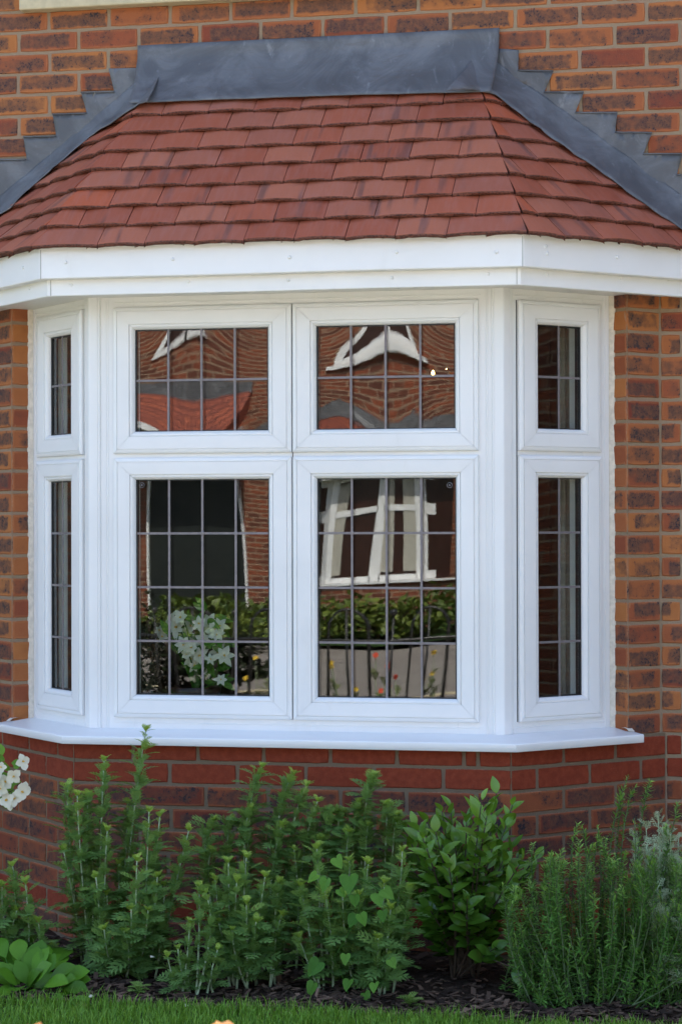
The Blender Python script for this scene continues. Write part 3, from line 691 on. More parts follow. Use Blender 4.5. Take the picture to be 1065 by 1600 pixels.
# bark chips
random.seed(11)
chips=MB()
for i in range(7500):
    x=ru(-1.7,2.0); y=ru(-1.5,-.42) if rnd()<.6 else ru(-1.5,-1.1)
    z=SOIL+.022*noise.noise(V((x*9,y*9,SOIL)))+ru(.002,.012); L=ru(.005,.024)*(1.5 if rnd()<.08 else 1); w=L*ru(.2,.5); t=ru(.001,.004)
    d=V((ru(-1,1),ru(-1,1),ru(-.25,.25))).normalized(); s_=d.cross(V((ru(-.3,.3),ru(-.3,.3),1))).normalized(); c=V((x,y,z)); b_=rnd()
    P=[c-d*L-s_*w*ru(.4,1),c+d*L-s_*w*ru(.3,1),c+d*L*ru(.8,1.1)+s_*w,c-d*L+s_*w*ru(.5,1)]
    chips.prism(P,d.cross(s_)*t,(b_**2,0,0,1))
n=NT('bark_chip_mat',.9,.2); t=n.new('ShaderNodeSeparateColor',{'Color':n.attr('tint').outputs['Color']}).outputs
n.P('Base Color',n.mix(t[0],(.020,.013,.009),(.17,.11,.075))); tag(chips.build('bark_chips',n.m),'dark brown bark chips and bits of twig strewn over the soil bed','bark chips',kind='stuff')
# grass
MT['grass']=m_leaf('grass_blade_mat',(.10,.24,.018),(.19,.38,.03),(.33,.46,.06),.5,.25)
gr=MB()
def blades(nb,xa,xb,ya,yb,h0,h1,w,edge=False):
    for i in range(nb):
        x=ru(xa,xb); y=ru(ya,yb)
        if edge: y=lawn_edge(x)-abs(random.gauss(0,.05))+.02
        elif y>lawn_edge(x): continue
        h=ru(h0,h1)*(.75+.5*(noise.noise(V((x*8,y*8,5)))+.5)); a=ru(0,6.283); ln=ru(.1,.75)*h; d=V((math.cos(a),math.sin(a),0)); s_=V((-d.y,d.x,0))*w*ru(.6,1.3)
        b0=V((x,y,LAWN-.01)); m=b0+d*ln*.35+V((0,0,h*.6)); e=b0+d*ln+V((0,0,h*ru(.75,1)))
        i0=gr.add([b0-s_,b0+s_,m+s_*.8,m-s_*.8,e]); c=(rnd(),.0 if rnd()<.85 else rnd()*.8,0,1)
        gr.face((i0,i0+1,i0+2,i0+3),col=c); gr.face((i0+3,i0+2,i0+4),col=c)
blades(34000,-1.5,1.9,-1.95,-1.40,.018,.042,.0013); blades(2600,-1.5,1.9,0,0,.022,.055,.0014,True); blades(12000,-1.8,2.3,-2.7,-1.85,.025,.05,.0022); blades(3000,-3,3,-4.9,-4.2,.03,.055,.005)
tag(gr.build('grass',MT['grass']),'short green lawn grass at the foot of the flower bed','grass',kind='stuff')
# ------------------------------------------------------------------ PLANTS
def feather():
    v=[];f=[]
    def q(x,y): return (x,y,.14*abs(x)-.34*y*y)
    ys=[0,.2,.4,.6,.8,1.]; hw=[.012,.028,.034,.03,.024,.0]
    for y,w in zip(ys,hw): v.append(q(-w,y)); v.append(q(w,y))
    for k in range(5): f.append((2*k,2*k+1,2*k+3,2*k+2))
    for y,L in ((.12,.20),(.30,.36),(.50,.42),(.70,.30),(.86,.15)):
        for s in(-1,1):
            b=len(v); v+= [q(s*.015,y-.035),q(s*L*.55,y+L*.30-.045),q(s*L*.95,y+L*.80),q(s*L*.48,y+L*.50+.015),q(s*.015,y+.045),q(s*L*.95,y+L*.28-.02)]
            f.append((b,b+1,b+3,b+4)); f.append((b+1,b+2,b+3)); f.append((b,b+5,b+1))
    return v,f
def ovate(wid=.22,fold=.35,droop=.25,n=6,peak=.42):
    v=[];f=[]
    for k in range(n+1):
        y=k/n; w=wid*(math.sin(math.pi*min(1,(y/ (2*peak)) if y<peak else .5+.5*(y-peak)/(1-peak)))**.85) if 0<y<1 else .004
        z=-droop*y*y; v+= [(-w,y,z+fold*w),(0,y,z),(w,y,z+fold*w)]
    for k in range(n): b=3*k; f+= [(b,b+1,b+4,b+3),(b+1,b+2,b+5,b+4)]
    return v,f
def heart():
    v=[(0,0,0)];pts=[(.12,-.14),(.36,-.16),(.5,.06),(.44,.35),(.26,.68),(0,1.0)]
    f=[]
    for s in(-1,1):
        b=len(v); v+= [(s*x,y,.25*abs(x)-.15*y*y) for x,y in pts]
    for b in (1,7):
        for k in range(5): f.append((0,b+k,b+k+1))
    return v,f
def needle(): return [(-.05,0,0),(.05,0,0),(.055,.6,-.03),(-.055,.6,-.03),(0,1,-.12)],[(0,1,2,3),(3,2,4)]
def thread():   # finely cut silver leaf: forked threads
    v=[];f=[]
    def seg(a,b,w):
        i=len(v); dx,dy=b[0]-a[0],b[1]-a[1]; L=math.hypot(dx,dy); nx,ny=-dy/L*w,dx/L*w
        v.extend([(a[0]-nx,a[1]-ny,-.2*a[1]**2),(a[0]+nx,a[1]+ny,-.2*a[1]**2),(b[0]+nx*.6,b[1]+ny*.6,.12*abs(b[0])-.2*b[1]**2),(b[0]-nx*.6,b[1]-ny*.6,.12*abs(b[0])-.2*b[1]**2)]); f.append((i,i+1,i+2,i+3))
    seg((0,0),(0,1),.034)
    for y in(.2,.4,.6,.78):
        for s in(-1,1):
            L=.34*(1.1-y*.6); m=(s*L*.55,y+L*.35); seg((0,y),m,.032); seg(m,(s*L,y+L*.45),.026); seg(m,(s*L*.75,y+L*.8),.026)
    return v,f
TF=feather(); TO=ovate(.21,.35,.3); TOW=ovate(.36,.25,.45,7,.62); TH=heart(); TN=needle(); TT=thread(); TPET=ovate(.42,.3,.3,5,.6)
def leaf(mb,pos,d,up,L,tmpl,col,wid=1.,curl=1.):
    Y=d.normalized(); X=Y.cross(up); 
    if X.length<1e-4: X=Y.cross(V((1,0,.1)))
    X.normalize(); Z=X.cross(Y)
    b=mb.add([pos+(X*(x*wid)+Y*y+Z*(z*curl))*L for x,y,z in tmpl[0]])
    for f in tmpl[1]: mb.face([b+k for k in f],col=col)
def bez(a,b,c,n=12): return [a*(1-t)**2+b*2*t*(1-t)+c*t*t for t in [k/n for k in range(n+1)]]
MT['mug']=m_leaf('feathery_leaf_mat',(.11,.22,.058),(.21,.37,.095),(.46,.62,.09),.6,.35,.3)
MT['mstem']=simple('pale_stem',(.34,.42,.24),.6,.2,60)
MT['vib']=m_leaf('glossy_leaf_mat',(.045,.12,.014),(.11,.25,.024),(.26,.46,.04),.27,.22,.5)
MT['rstem']=simple('green_twig',(.09,.13,.05),.7,.3,60)
MT['vstem']=simple('brown_stem',(.06,.04,.022),.8,.25,60)
MT['ros']=m_leaf('needle_leaf_mat',(.07,.19,.035),(.14,.33,.055),(.40,.60,.09),.5,.2,.4)
MT['sil']=m_leaf('silver_leaf_mat',(.34,.43,.24),(.50,.60,.36),(.58,.68,.40),.7,.2,.2)
MT['ber']=m_leaf('broad_leaf_mat',(.05,.14,.010),(.095,.25,.015),(.17,.36,.025),.45,.2,.2)
MT['bind']=m_leaf('heart_leaf_mat',(.055,.17,.02),(.10,.26,.03),(.19,.36,.04),.5,.35,.2)
MT['petal']=m_leaf('white_petal_mat',(.74,.70,.56),(.84,.81,.68),(.70,.70,.42),.6,.35,.3)
MT['peach']=m_leaf('peach_petal_mat',(.42,.19,.05),(.52,.26,.09),(.55,.3,.12),.6,.35,.3)
MT['redp']=m_leaf('red_petal_mat',(.7,.06,.03),(.85,.12,.05),(.9,.2,.1),.6,.3,.3)
MT['yelp']=m_leaf('yellow_petal_mat',(.8,.5,.03),(.9,.6,.05),(.9,.7,.1),.6,.3,.3)
UPV=V((0,0,1))
def feathery_stem(st,lv,root,base,tip,dens=1.,size=.055):
    # curve from the root through 'base' to the tip
    ctrl=base+(base-(root+tip)/2)*.7
    P=bez(root,ctrl,tip,14); L=sum((P[i+1]-P[i]).length for i in range(14))
    st.tube(P,[.0042-.0022*k/14 for k in range(15)],5)
    n=int(L/.0125*dens); a=ru(0,6.28)
    for i in range(n):
        t=(i+.5)/n; 
        if t<.10: continue
        k=min(13,int(t*14)); q=P[k].lerp(P[k+1],t*14-k); ax=(P[k+1]-P[k]).normalized(); a+=2.4+ru(-.3,.3)
        o=V((math.cos(a),math.sin(a),0)); rise=.42+.7*t**3+ru(-.3,.3)
        d=(o+ax*rise).normalized(); s=size*1.28*(.5+.7*math.sin(math.pi*min(1,t*.86+.08)))*ru(.75,1.15)
        if t>.9: s*=.62
        yo=max(0,(t-.80)/.2)**1.2
        leaf(lv,q,d,ax,s,TF,(rnd()*.8,yo*ru(.5,1.),0,1),wid=ru(.8,1.1),curl=ru(.4,1.6))
        if t<.92:   # small leaves of the side shoot in the axil
            for j in range(2 if rnd()<.5 else 1):
                d2=(o*ru(.3,.9)+ax*1.1+V((ru(-.4,.4),ru(-.4,.4),0))).normalized(); leaf(lv,q+d2*ru(.002,.012),d2,o,s*ru(.35,.6),TF,(.3+rnd()*.6,.12*rnd()+yo*.6,0,1),curl=ru(.2,1.2))
    for j in range(9):   # tuft
        a+=2.4; d=(V((math.cos(a),math.sin(a),0))*ru(.2,.75)+(P[14]-P[13]).normalized()).normalized()
        leaf(lv,P[14]-d*.004,d,UPV,ru(.018,.034)*size/.055,TF,(rnd(),ru(.55,1.),0,1),wid=.8)
def feathery(label,rootpx,y0,stems,size=.055,fill=4,cut=1.):
    rt=at(rootpx[0],rootpx[1],y0); rt.z=SOIL
    e=empty('mugwort_clump',rt,label,'plant','feathery green clumps along the foot of the wall'); st=MB(); lv=MB()
    for s in stems:
        (tx,ty),(bx,by)=s[:2]; dy=s[2] if len(s)>2 else ru(-.06,.06)
        tip=at(tx,ty,y0+dy); base=at(bx,by,y0+dy*.6); rr=V((base.x*.75+rt.x*.25+ru(-.02,.02),y0+ru(-.04,.04),SOIL))
        feathery_stem(st,lv,rr,base,tip,size=size)
        for _ in range(1 if rnd()<.3 else 0):   # shorter shoots between
            f=ru(.45,.75); t2=rr.lerp(tip,f)+V((ru(-.05,.05),ru(-.05,.05),0)); feathery_stem(st,lv,rr,rr.lerp(t2,.5)+V((ru(-.02,.02),0,0)),t2,size=size*.9)
    for _ in range(max(1,fill-3)):
        a=ru(-.14,.14); t2=rt+V((a,ru(-.06,.08),ru(.08,.22))); feathery_stem(st,lv,rt+V((a*.5,0,0)),rt+V((a*.7,0,.06)),t2,size=size*.9)
    st.build('stems',MT['mstem'],e,smooth=True); lv.build('foliage',MT['mug'],e,smooth=False)
random.seed(21)
feathery('tallest feathery green clump, standing before the left corner of the brick base',(190,1550),-.98,[
 ((228,1142),(205,1300),.16),((163,1188),(158,1300),.12),((107,1228),(108,1310),.14),((121,1243),(128,1370),.02),((138,1243),(136,1310),.1),((168,1298),(163,1400),0),((233,1268),(228,1390),.02),((214,1345),(212,1450),-.12),((186,1350),(186,1420),.05),((163,1452),(170,1500),-.14),((295,1298),(270,1400),.06),((250,1190+85),(238,1400),.1),((200,1255),(196,1350),.14),((100,1330),(120,1430),.02),((246,1370),(238,1450),-.05),((150,1370),(160,1470),-.06),((130,1310),(140,1420),.1),((205,1420),(205,1490),-.13)],fill=7)
feathery('small feathery clump at the left edge, behind the broad glossy leaves',(45,1520),-1.0,[((20,1352),(25,1420),.05),((40,1380),(46,1450),-.02),((4,1385),(6,1440),0),((60,1440),(62,1480),-.04),((-25,1370),(-18,1440),0)],fill=3)
feathery('lowest feathery clump with grey green leaves, near the lawn between two bigger clumps',(305,1562),-1.2,[((297,1442),(292,1500),.0),((278,1482),(286,1530),-.03),((340,1484),(328,1530),0),((322,1396),(330,1460),.07),((311,1385),(312,1440),.09),((262,1495),(275,1540),-.03)],size=.045,fill=5)
feathery('bushy feathery clump with several short upright stems, left of the bindweed',(385,1530),-1.06,[((357,1347),(358,1440),.03),((385,1340),(378,1440),.04),((370,1378),(366,1450),0),((414,1370),(404,1450),0),((436,1380),(430,1430),.02),((385,1412),(386,1480),-.08),((336,1495-120),(345,1450),.03),((400,1440),(396,1490),-.08),((440,1430),(428,1480),-.03)],fill=5)
feathery('feathery clump of long slanting dark stems against the wall, reaching the red brick band',(415,1480),-.74,[((409,1198),(386,1290),0),((458,1210),(430,1300),.02),((479,1228),(450,1320),0),((496,1252),(470,1350),-.03),((333,1282),(318,1345),-.02),((361,1283),(355,1330),0),((392,1265),(380,1330),-.03),((440,1290),(425,1360),-.05),((330,1330),(325,1380),-.05)],fill=5)
feathery('feathery clump leaning on the brick base left of the dark glossy shrub',(565,1480),-.76,[((584,1212),(566,1290),0),((517,1270),(508,1320),0),((533,1268),(526,1320),.02),((603,1258),(603,1320),-.02),((560,1255),(550,1330),0),((575,1290),(570,1340),-.04),((545,1300),(540,1360),-.06),((620,1275),(612,1340),-.03),((500,1310),(498,1360),-.05)],fill=4)
feathery('wide feathery clump at the front centre of the bed with bindweed twining through it',(555,1545),-1.08,[((495,1326),(498,1400),.04),((470,1386),(480,1440),0),((507,1390),(518,1470),-.07),((575,1350),(568,1440),.02),((628,1330),(620,1430),.02),((590,1466),(590,1510),-.12),((545,1345),(545,1420),.05),((600,1380),(596,1450),-.03),((640,1390),(630,1450),.0),((535,1400),(540,1480),-.06),((610,1420),(604,1480),-.08),((560,1400),(560,1470),-.05)],size=.058,fill=6)
# bindweed
random.seed(5)
e=empty('bindweed',at(545,1545,-1.16),'bright green heart leaved bindweed climbing over the central feathery clump','plant'); e.location.z=SOIL
st=MB();lv=MB()
P=[V((e.location.x,e.location.y,SOIL)),at(520,1500,-1.2),at(560,1430,-1.2),at(548,1370,-1.2),at(590,1390,-1.19),at(640,1440,-1.15),at(660,1440,-1.12)]
for i in range(len(P)-1): st.tube(bez(P[i],(P[i]+P[i+1])/2+V((ru(-.02,.02),ru(-.02,.02),.02)),P[i+1],8),.0013,5)
P2=[at(560,1330,-1.15),at(585,1340,-1.15),at(563,1360,-1.15)]; st.tube(P2,.0012,5); st.tube([at(600,1440,-1.2),at(630,1446,-1.2),at(650,1445,-1.2),at(655,1438,-1.2)],.0011,5)
for px,py,s,dx in ((545,1378,.072,.1),(553,1408,.042,.2),(510,1382,.05,-.3),(495,1375,.045,-.8),(598,1432,.045,.1),(590,1405,.06,.3),(600,1400,.05,.9),(556,1440,.055,-.3),(563,1437,.045,.5),(525,1349,.05,.4),(530,1398,.035,.8),(498,1512,.066,-.7),(490,1545,.055,-.4),(610,1508,.04,.4),(585,1545,.04,0),(545,1540,.045,-.2),(570,1560,.04,.3),(540,1500,.04,0)):
    c=at(px,py-8,-1.22+ru(-.02,.03)); leaf(lv,c,V((dx*.9,-.4+ru(-.3,.2),-.8+ru(-.2,.5))),V((ru(-.5,.5),-1,ru(.2,.9))),s*.8,TH,(rnd(),rnd()*.6,0,1))
st.build('twining_stem',MT['bind'],e,smooth=True); lv.build('foliage',MT['bind'],e)
# glossy shrub
random.seed(8)
e=empty('laurel_shrub',at(725,1500,-.82),'evergreen shrub with dark glossy pointed oval leaves, left of the rosemary','shrub'); e.location.z=SOIL
st=MB();lv=MB(); root=V(e.location)
tips=[(775,1240),(752,1250),(800,1258),(790,1290),(690,1268),(703,1262),(650,1290),(630,1295),(668,1285),(735,1262),(760,1275),(720,1300),(745,1310),(690,1320),(655,1330),(770,1320),(800,1325),(815,1345),(840,1335),(710,1345),(735,1350),(670,1365),(700,1370),(650,1395),(750,1365),(780,1370),(805,1375),(700,1350),(640,1350),(685,1400),(730,1400),(760,1410),(790,1400),(735,1440),(760,1450),(775,1480),(705,1430),(665,1430),(690,1460),(830,1360),(728,1285),(785,1345),(745,1475),(680,1300),(768,1292),(660,1310)]
for i,(px,py) in enumerate(tips+[(ru(650,810),ru(1300,1470)) for _ in range(26)]):
    low=(py-1240)/240; y=-.86+ru(-.17,.14)+(.05 if py<1300 else 0)
    if i>=len(tips): y=-.80+ru(-.1,.12)
    tip=at(px,py,y); mid=root+V(((tip.x-root.x)*.35,(tip.y-root.y)*.4,(tip.z-SOIL)*.5)); P=bez(root+V((ru(-.04,.04),ru(-.03,.03),0)),mid,tip,10)
    st.tube(P,[.005-.0034*k/10 for k in range(11)],5)
    ax=(P[10]-P[8]).normalized(); a=ru(0,6.28); nl=14
    for j in range(nl):
        t=j/nl*1.25; q=P[10].lerp(P[6],min(1,t)); a+=2.4+ru(-.2,.2); o=V((math.cos(a),math.sin(a),0)); d=(o*(.35+.75*t)+ax*(1.-.4*t)+V((0,-.15,0))).normalized()
        yg=max(0,.75-low*.8)*(1-t)*ru(.2,1.) ; leaf(lv,q,d,ax*1+V((ru(-.4,.4),-.3,.3)),ru(.045,.078)*(.75 if t<.2 else 1),TO,(rnd(),yg,0,1),wid=ru(1.1,1.5),curl=ru(.2,1.3))
for px,py in ((803,1524),): leaf(lv,at(px,py-12,-1.12),V((.35,-.5,-.8)),V((0,-1,.5)),.055,TO,(.3,.0,0,1),wid=1.4); st.tube([at(803,1512,-1.12),at(770,1500,-1.0),root+V((.03,0,.1))],.0015,5)
st.build('branches',MT['vstem'],e,smooth=True); lv.build('foliage',MT['vib'],e,smooth=True)
# rosemary
random.seed(9)
e=empty('rosemary_bush',at(930,1575,-1.0),'needle leaved rosemary bush with upright bright green shoots filling the right of the bed','shrub'); e.location.z=SOIL
st=MB();lv=MB(); root=V(e.location)
T=[((981,1212),(955,1330),.2),((1015,1220),(1010,1300),.22),((993,1228),(985,1300),.2),((990,1278),(975,1420),0),((832,1318),(828,1390),.05),((902,1288),(898,1360),.1),((908,1290),(905,1350),.12),((932,1292),(925,1380),.08),((947,1308),(942,1390),.08),((878,1328),(878,1400),.04),((785,1382),(785,1440),-.03),((920,1358),(916,1450),-.06),((960,1265+70),(968,1430),-.05),((960,1420),(966,1500),-.12),((1000,1430),(1010,1500),-.1),((1030,1395),(1030,1460),-.05),((1058,1255),(1045,1340),.12),((1050,1340),(1052,1400),0),((827,1420),(835,1470),-.08),((835,1478),(850,1520),-.12),((862,1512),(870,1550),-.16),((935,1480),(945,1530),-.15),((885,1400),(895,1470),-.05),((970,1240),(962,1300),.2),((1040,1290),(1040,1350),.12),((1062,1330),(1062,1400),.05)]
for _ in range(270): 
    px=ru(795,1110); top=1272+max(0,(895-px))*.95+ (30 if px>950 else 0); py=ru(top+25,1545); T.append(((px,py),(px+ru(-14,14),py+60),ru(-.18,.15)))
for (t_,b_,dy) in T:
    y=-.98+dy; tip=at(*t_,y); base=at(*b_,y); spread=root+V(((base.x-root.x)*ru(.35,.8),ru(-.08,.08)+dy*.4,0)); ctrl=base*1.5-(spread+tip)*.25+V((ru(-.05,.05),ru(-.04,.04),ru(-.04,.03)))
    P=bez(spread,ctrl,tip,16); L=sum((P[i+1]-P[i]).length for i in range(16)); st.tube(P,[.0026-.0013*k/16 for k in range(17)],5,)
    n=int(L/.0030); a=ru(0,6)
    for i in range(n):
        t=(i+.5)/n
        if t<.12: continue
        k=min(15,int(t*16)); q=P[k].lerp(P[k+1],t*16-k); ax=(P[k+1]-P[k]).normalized(); a+=1.571+ru(-.5,.5)+(.8 if i%2 else 0); o=V((math.cos(a),math.sin(a),0)); o=(o-ax*o.dot(ax)).normalized()
        s=ru(.017,.030)*(1 if t<.9 else .6); tipn=max(0,(t-.72)/.28)
        leaf(lv,q,o*(1.-.45*tipn)+ax*ru(-.1,.8),ax,s,TN,(rnd(),ru(.0,.2)+tipn*.75*rnd(),0,1),wid=ru(1.5,2.3),curl=ru(-1,2))
st.build('stems',MT['rstem'],e,smooth=True); lv.build('foliage',MT['ros'],e)
# silver artemisia
random.seed(10)
e=empty('silver_artemisia',at(1040,1500,-.72),'mound of finely cut silvery grey green foliage behind the rosemary at the right edge','shrub'); e.location.z=SOIL
st=MB();lv=MB(); root=V(e.location)
for _ in range(190):
    px=ru(985,1150); py=ru(1262+abs(px-1050)*.35,1500); y=-.70+ru(-.22,.1)
    if rnd()<.45: px=ru(1015,1120); py=ru(1380,1540); y=-1.02+ru(-.1,.08)
    tip=at(px,py,y); P=bez(root+V(((tip.x-root.x)*.5,0,0)),V((tip.x*.7+root.x*.3,y*.6+root.y*.4,(tip.z+SOIL)/2)),tip,8); st.tube(P,.0015,4); a=ru(0,6)
    for j in range(26):
        t=1-.5*(j/26)**1.0; k=min(7,int(t*8)); q=P[k].lerp(P[k+1],t*8-k) if t<1 else P[8]; ax=(P[8]-P[6]).normalized(); a+=2.4; o=V((math.cos(a),math.sin(a),0))
        leaf(lv,q,o*ru(.5,1.)+ax*ru(.4,1.2),ax,ru(.022,.04),TT,(rnd(),max(0,t-.75)*2*rnd(),0,1),curl=ru(-1,2))
st.build('stems',MT['mstem'],e,smooth=True); lv.build('foliage',MT['sil'],e)
# broad leaved rosette
random.seed(12)
e=empty('broad_leaved_rosette',at(40,1560,-1.22),'low rosette of broad glossy paddle shaped leaves in the bottom left corner','plant'); e.location.z=SOIL
st=MB();lv=MB(); root=V(e.location)
spots=[(20,1500),(50,1500),(78,1505),(100,1515),(120,1520),(60,1490),(30,1480),(88,1530),(110,1545),(70,1550),(40,1550),(20,1540),(10,1560),(50,1525),(5,1510),(85,1560),(125,1530),(65,1515),(15,1520),(35,1515),(0,1475),(45,1465),(90,1500),(105,1530),(60,1565),(28,1570),(75,1535),(-20,1520),(-30,1500),(-15,1550)]+[(ru(-60,125),ru(1485,1570)) for _ in range(26)]
for px,py in spots:
    y=-1.22-(py-1520)/300*.9+ru(-.05,.1); tip=at(px,py,y); base=V((root.x+(tip.x-root.x)*.45+ru(-.01,.01),root.y+(y-root.y)*.4,SOIL+.01)); d=(tip-base); d.z=max(d.z,.02)
    L=ru(.075,.105); q=tip-d.normalized()*L*.6; st.tube([base,(base+q)/2+V((0,0,-.006)),q],[.003,.0025,.002],5)
    leaf(lv,q,d+V((0,-.02,.01)),V((-d.x*.6,-.55,.8)),L,TOW,(rnd(),.35*rnd(),0,1),wid=ru(.8,1.05),curl=ru(.4,1.3))
st.build('leaf_stalks',MT['bind'],e,smooth=True); lv.build('foliage',MT['ber'],e,smooth=True)
for px,py in ((147,1557),(286,1583),(241,1495)):
    c=at(px,py,-1.40 if py>1550 else -1.15); c.z=max(c.z,SOIL+.012); pt=MB(); leaf(pt,c,V((ru(-1,1),ru(-1,.2),.3)),V((0,-.5,1)),.016,TPET,(rnd(),0,0,1)); o_=pt.build('fallen_petal',MT['petal'],None); m_=o_.modifiers.new('s','SOLIDIFY'); m_.thickness=.0008
    tag(o_,{147:'fallen white petal on the bark right of the broad leaved rosette',286:'fallen white petal lying at the grass edge',241:'fallen white petal under the tallest feathery clump'}[px],'petal')
# little weeds in the bed
random.seed(14)
for px,py,lab in ((640,1570,'tiny weed seedling on the bark next to the lawn under the glossy shrub'),(215,1565,'tiny green seedling at the lawn edge below the tallest feathery clump')):
    c=at(px,py,-1.22); c.z=SOIL; e=empty('seedling',c,lab,'plant'); lv=MB()
    for j in range(16): a=j*2.4; leaf(lv,c+V((0,0,.006*j/4)),V((math.cos(a),math.sin(a),ru(.3,1.2))),UPV,ru(.02,.045),TF,(rnd(),.2,0,1))
    lv.build('foliage',MT['mug'],e)
# flowers
def blossom(pet,ctr,c,N,r,npet=4,cup=.35,rows=1,yel=True,tmpl=None):
    N=V(N).normalized(); X=N.cross(V((.2,.1,1))).normalized(); Y=N.cross(X); a0=ru(0,6)
    for k in range(rows):
        for j in range(npet):
            a=a0+6.283*j/npet+k*.5; o=X*math.cos(a)+Y*math.sin(a); leaf(pet,c,o+N*(cup+.45*k),N,r*(1-.16*k)*ru(.9,1.1),tmpl or TPET,(rnd(),.15*rnd(),0,1),wid=1.1 if npet<6 else .9,curl=ru(.2,1.2))
    if ctr is not None:
        for j in range(10): a=ru(0,6.28); q=c+(X*math.cos(a)+Y*math.sin(a))*r*ru(0,.18); ctr.tube([c,q+N*r*.28],[.0007,.0012],4)
random.seed(15)
rt=at(-130,1560,-1.35); rt.z=SOIL
e=empty('white_blossom_shrub',rt,'branch with clusters of open white flowers and fresh green leaves at the left edge','shrub'); st=MB();lv=MB();pet=MB();ctr=MB()
Y=-1.35
for px,py in ((12,1200),(-20,1180),(-40,1230),(20,1235),(-10,1260),(-60,1200),(-80,1260)):
    tip=at(px,py,Y+ru(-.04,.04)); st.tube(bez(rt,V(((rt.x+tip.x)/2-.1,Y,tip.z-.1)),tip,12),[.006-.0045*k/12 for k in range(13)],5)
for px,py,s in ((18,1192,.042),(5,1180,.04),(8,1188,.035),(-5,1215,.045),(20,1240,.04),(5,1245,.05),(-10,1190,.05),(30,1200,.02),(12,1225,.04),(0,1235,.045),(-20,1230,.05),(-30,1200,.05),(-20,1260,.045),(2,1212,.03),(15,1205,.035),(-12,1245,.05),(8,1232,.04),(24,1222,.03),(-35,1240,.05),(-50,1220,.05),(-15,1175,.045)):
    leaf(lv,at(px,py,Y+ru(-.02,.03)),V((ru(-.6,.8),ru(-.5,.1),ru(-.3,.8))),V((ru(-.4,.4),-1,.5)),s,TO,(rnd(),.3+.5*rnd(),0,1),wid=1.5)
def flower_part(c,N,r,n,cup,e,tmpl=None,kids=None):
    p_=MB(); q_=MB(); blossom(p_,q_,c,N,r,n,cup,tmpl=tmpl); o_=p_.build('flower',MT['petal'],e,smooth=True); q_.build('stamens',MT['yelp'],o_)
for px,py,nx,r in ((35,1190,1.2,.026),(22,1213,.2,.026),(10,1222,-.1,.026),(2,1232,-.3,.028),(35,1238,.5,.026),(24,1248,0.,.024),(12,1250,-.2,.026),(38,1232,.8,.02),(-8,1215,-.2,.028),(-20,1240,0,.028),(-25,1195,0,.028),(16,1257,.1,.02),(3,1199,.1,.018)):
    c=at(px,py,Y-.03+ru(-.01,.01)); st.tube([c,c+V((-.02,.02,ru(-.01,.02)))],.001,4); flower_part(c,(nx,-1,ru(-.1,.35)),r,4,.35,e)
st.build('branches',MT['vstem'],e,smooth=True); lv.build('foliage',MT['bind'],e)
# out of focus peach flowers near the camera
for px,py,lab in ((50,1612,'blurred peach flower head close to the camera, in the bottom left corner'),(352,1610,'blurred peach flower head close to the camera, right of the other one')):
    c=at(px,py,-4.55); rt=V((c.x+.03,c.y,LAWN)); e=empty('peach_flower',rt,lab,'flower','peach flowers rising out of the lawn near the camera'); pet=MB();st=MB();lv=MB()
    for k in range(4): blossom(pet,None,c-V((0,0,.012)),(ru(-.05,.05),ru(-.05,.05),1),.027,7,.25+.35*k,1)
    st.tube(bez(rt,V((c.x+.02,c.y,(c.z+LAWN)/2)),c-V((0,0,.012)),10),.002,6)
    for j in range(7): t=.2+.1*j; q=rt.lerp(c,t); a=j*2.4; leaf(lv,q,V((math.cos(a),math.sin(a),.5)),UPV,.05,TO,(rnd(),.2,0,1),wid=1.4)
    st.build('stem',MT['mstem'],e,smooth=True); pet.build('petals',MT['peach'],e,smooth=True); lv.build('foliage',MT['vib'],e)
# lilies in a dark bowl inside the window, and dry twigs
random.seed(17)
yv=-.235; c0=at(305,1085,yv); base=V((c0.x,yv,.181)); e=empty('flower_arrangement',base,'white lilies and green leaves in a dark footed bowl on the inside sill','flowers')
mb=MB(); mb.lathe(base,[(.001,.0),(.045,.002),(.05,.01),(.02,.025),(.016,.05),(.05,.065),(.085,.10),(.092,.13),(.088,.13),(.07,.10),(.001,.09)],28); mb.build('bowl',MT['dark'],e,smooth=True)
st=MB();lv=MB();pet=MB();ctr=MB(); TL=ovate(.36,.3,.8,6,.5)
for px,py,nx,r in ((277,980,-.3,.055),(268,970,-.6,.045),(290,992,.1,.04),(255,995,-.6,.035),(320,980,.1,.05),(335,985,.5,.05),(312,975,-.1,.04),(338,992,.4,.04),(300,1012,-.2,.04),(312,1025,.1,.045),(293,1022,-.2,.035),(350,1025,.2,.052),(330,1030,0,.03),(305,1040,-.1,.038),(327,1050,.3,.032),(300,1001,0,.03),(345,1062,.3,.03),(283,965,-.2,.045),(262,985,-.4,.045),(298,978,.2,.045),(328,972,0,.045),(343,978,.3,.045),(340,1020,.2,.045),(287,1008,0,.045),(318,1000,0,.045),(250,985,-.4,.03),(300,1030,0,.045)):
    c=at(px,py,yv-.04+ru(-.03,.05)); st.tube(bez(base+V((0,0,.1)),V(((c.x+base.x)/2,yv,c.z-.02)),c,6),.0025,5); flower_part(c,(nx,-1,.3),r*.66,6,.6,e,TL)
for px,py in ((300,965),(295,975),(330,970),(325,960),(345,985),(285,1005),(320,1008),(335,1010),(345,1045),(280,1015),(335,1060),(350,1068),(325,1070),(310,995),(265,1000),(350,1000),(305,1050),(318,1042)):
    for _ in range(3): leaf(lv,at(px+ru(-8,8),py+ru(-8,8),yv+ru(-.04,.04)),V((ru(-1,1),ru(-.5,0),ru(-.4,.9))),V((ru(-.5,.5),-1,.4)),ru(.04,.07),TO,(rnd(),.3*rnd(),0,1))
st.build('stems',MT['bind'],e,smooth=True); lv.build('foliage',MT['bind'],e)
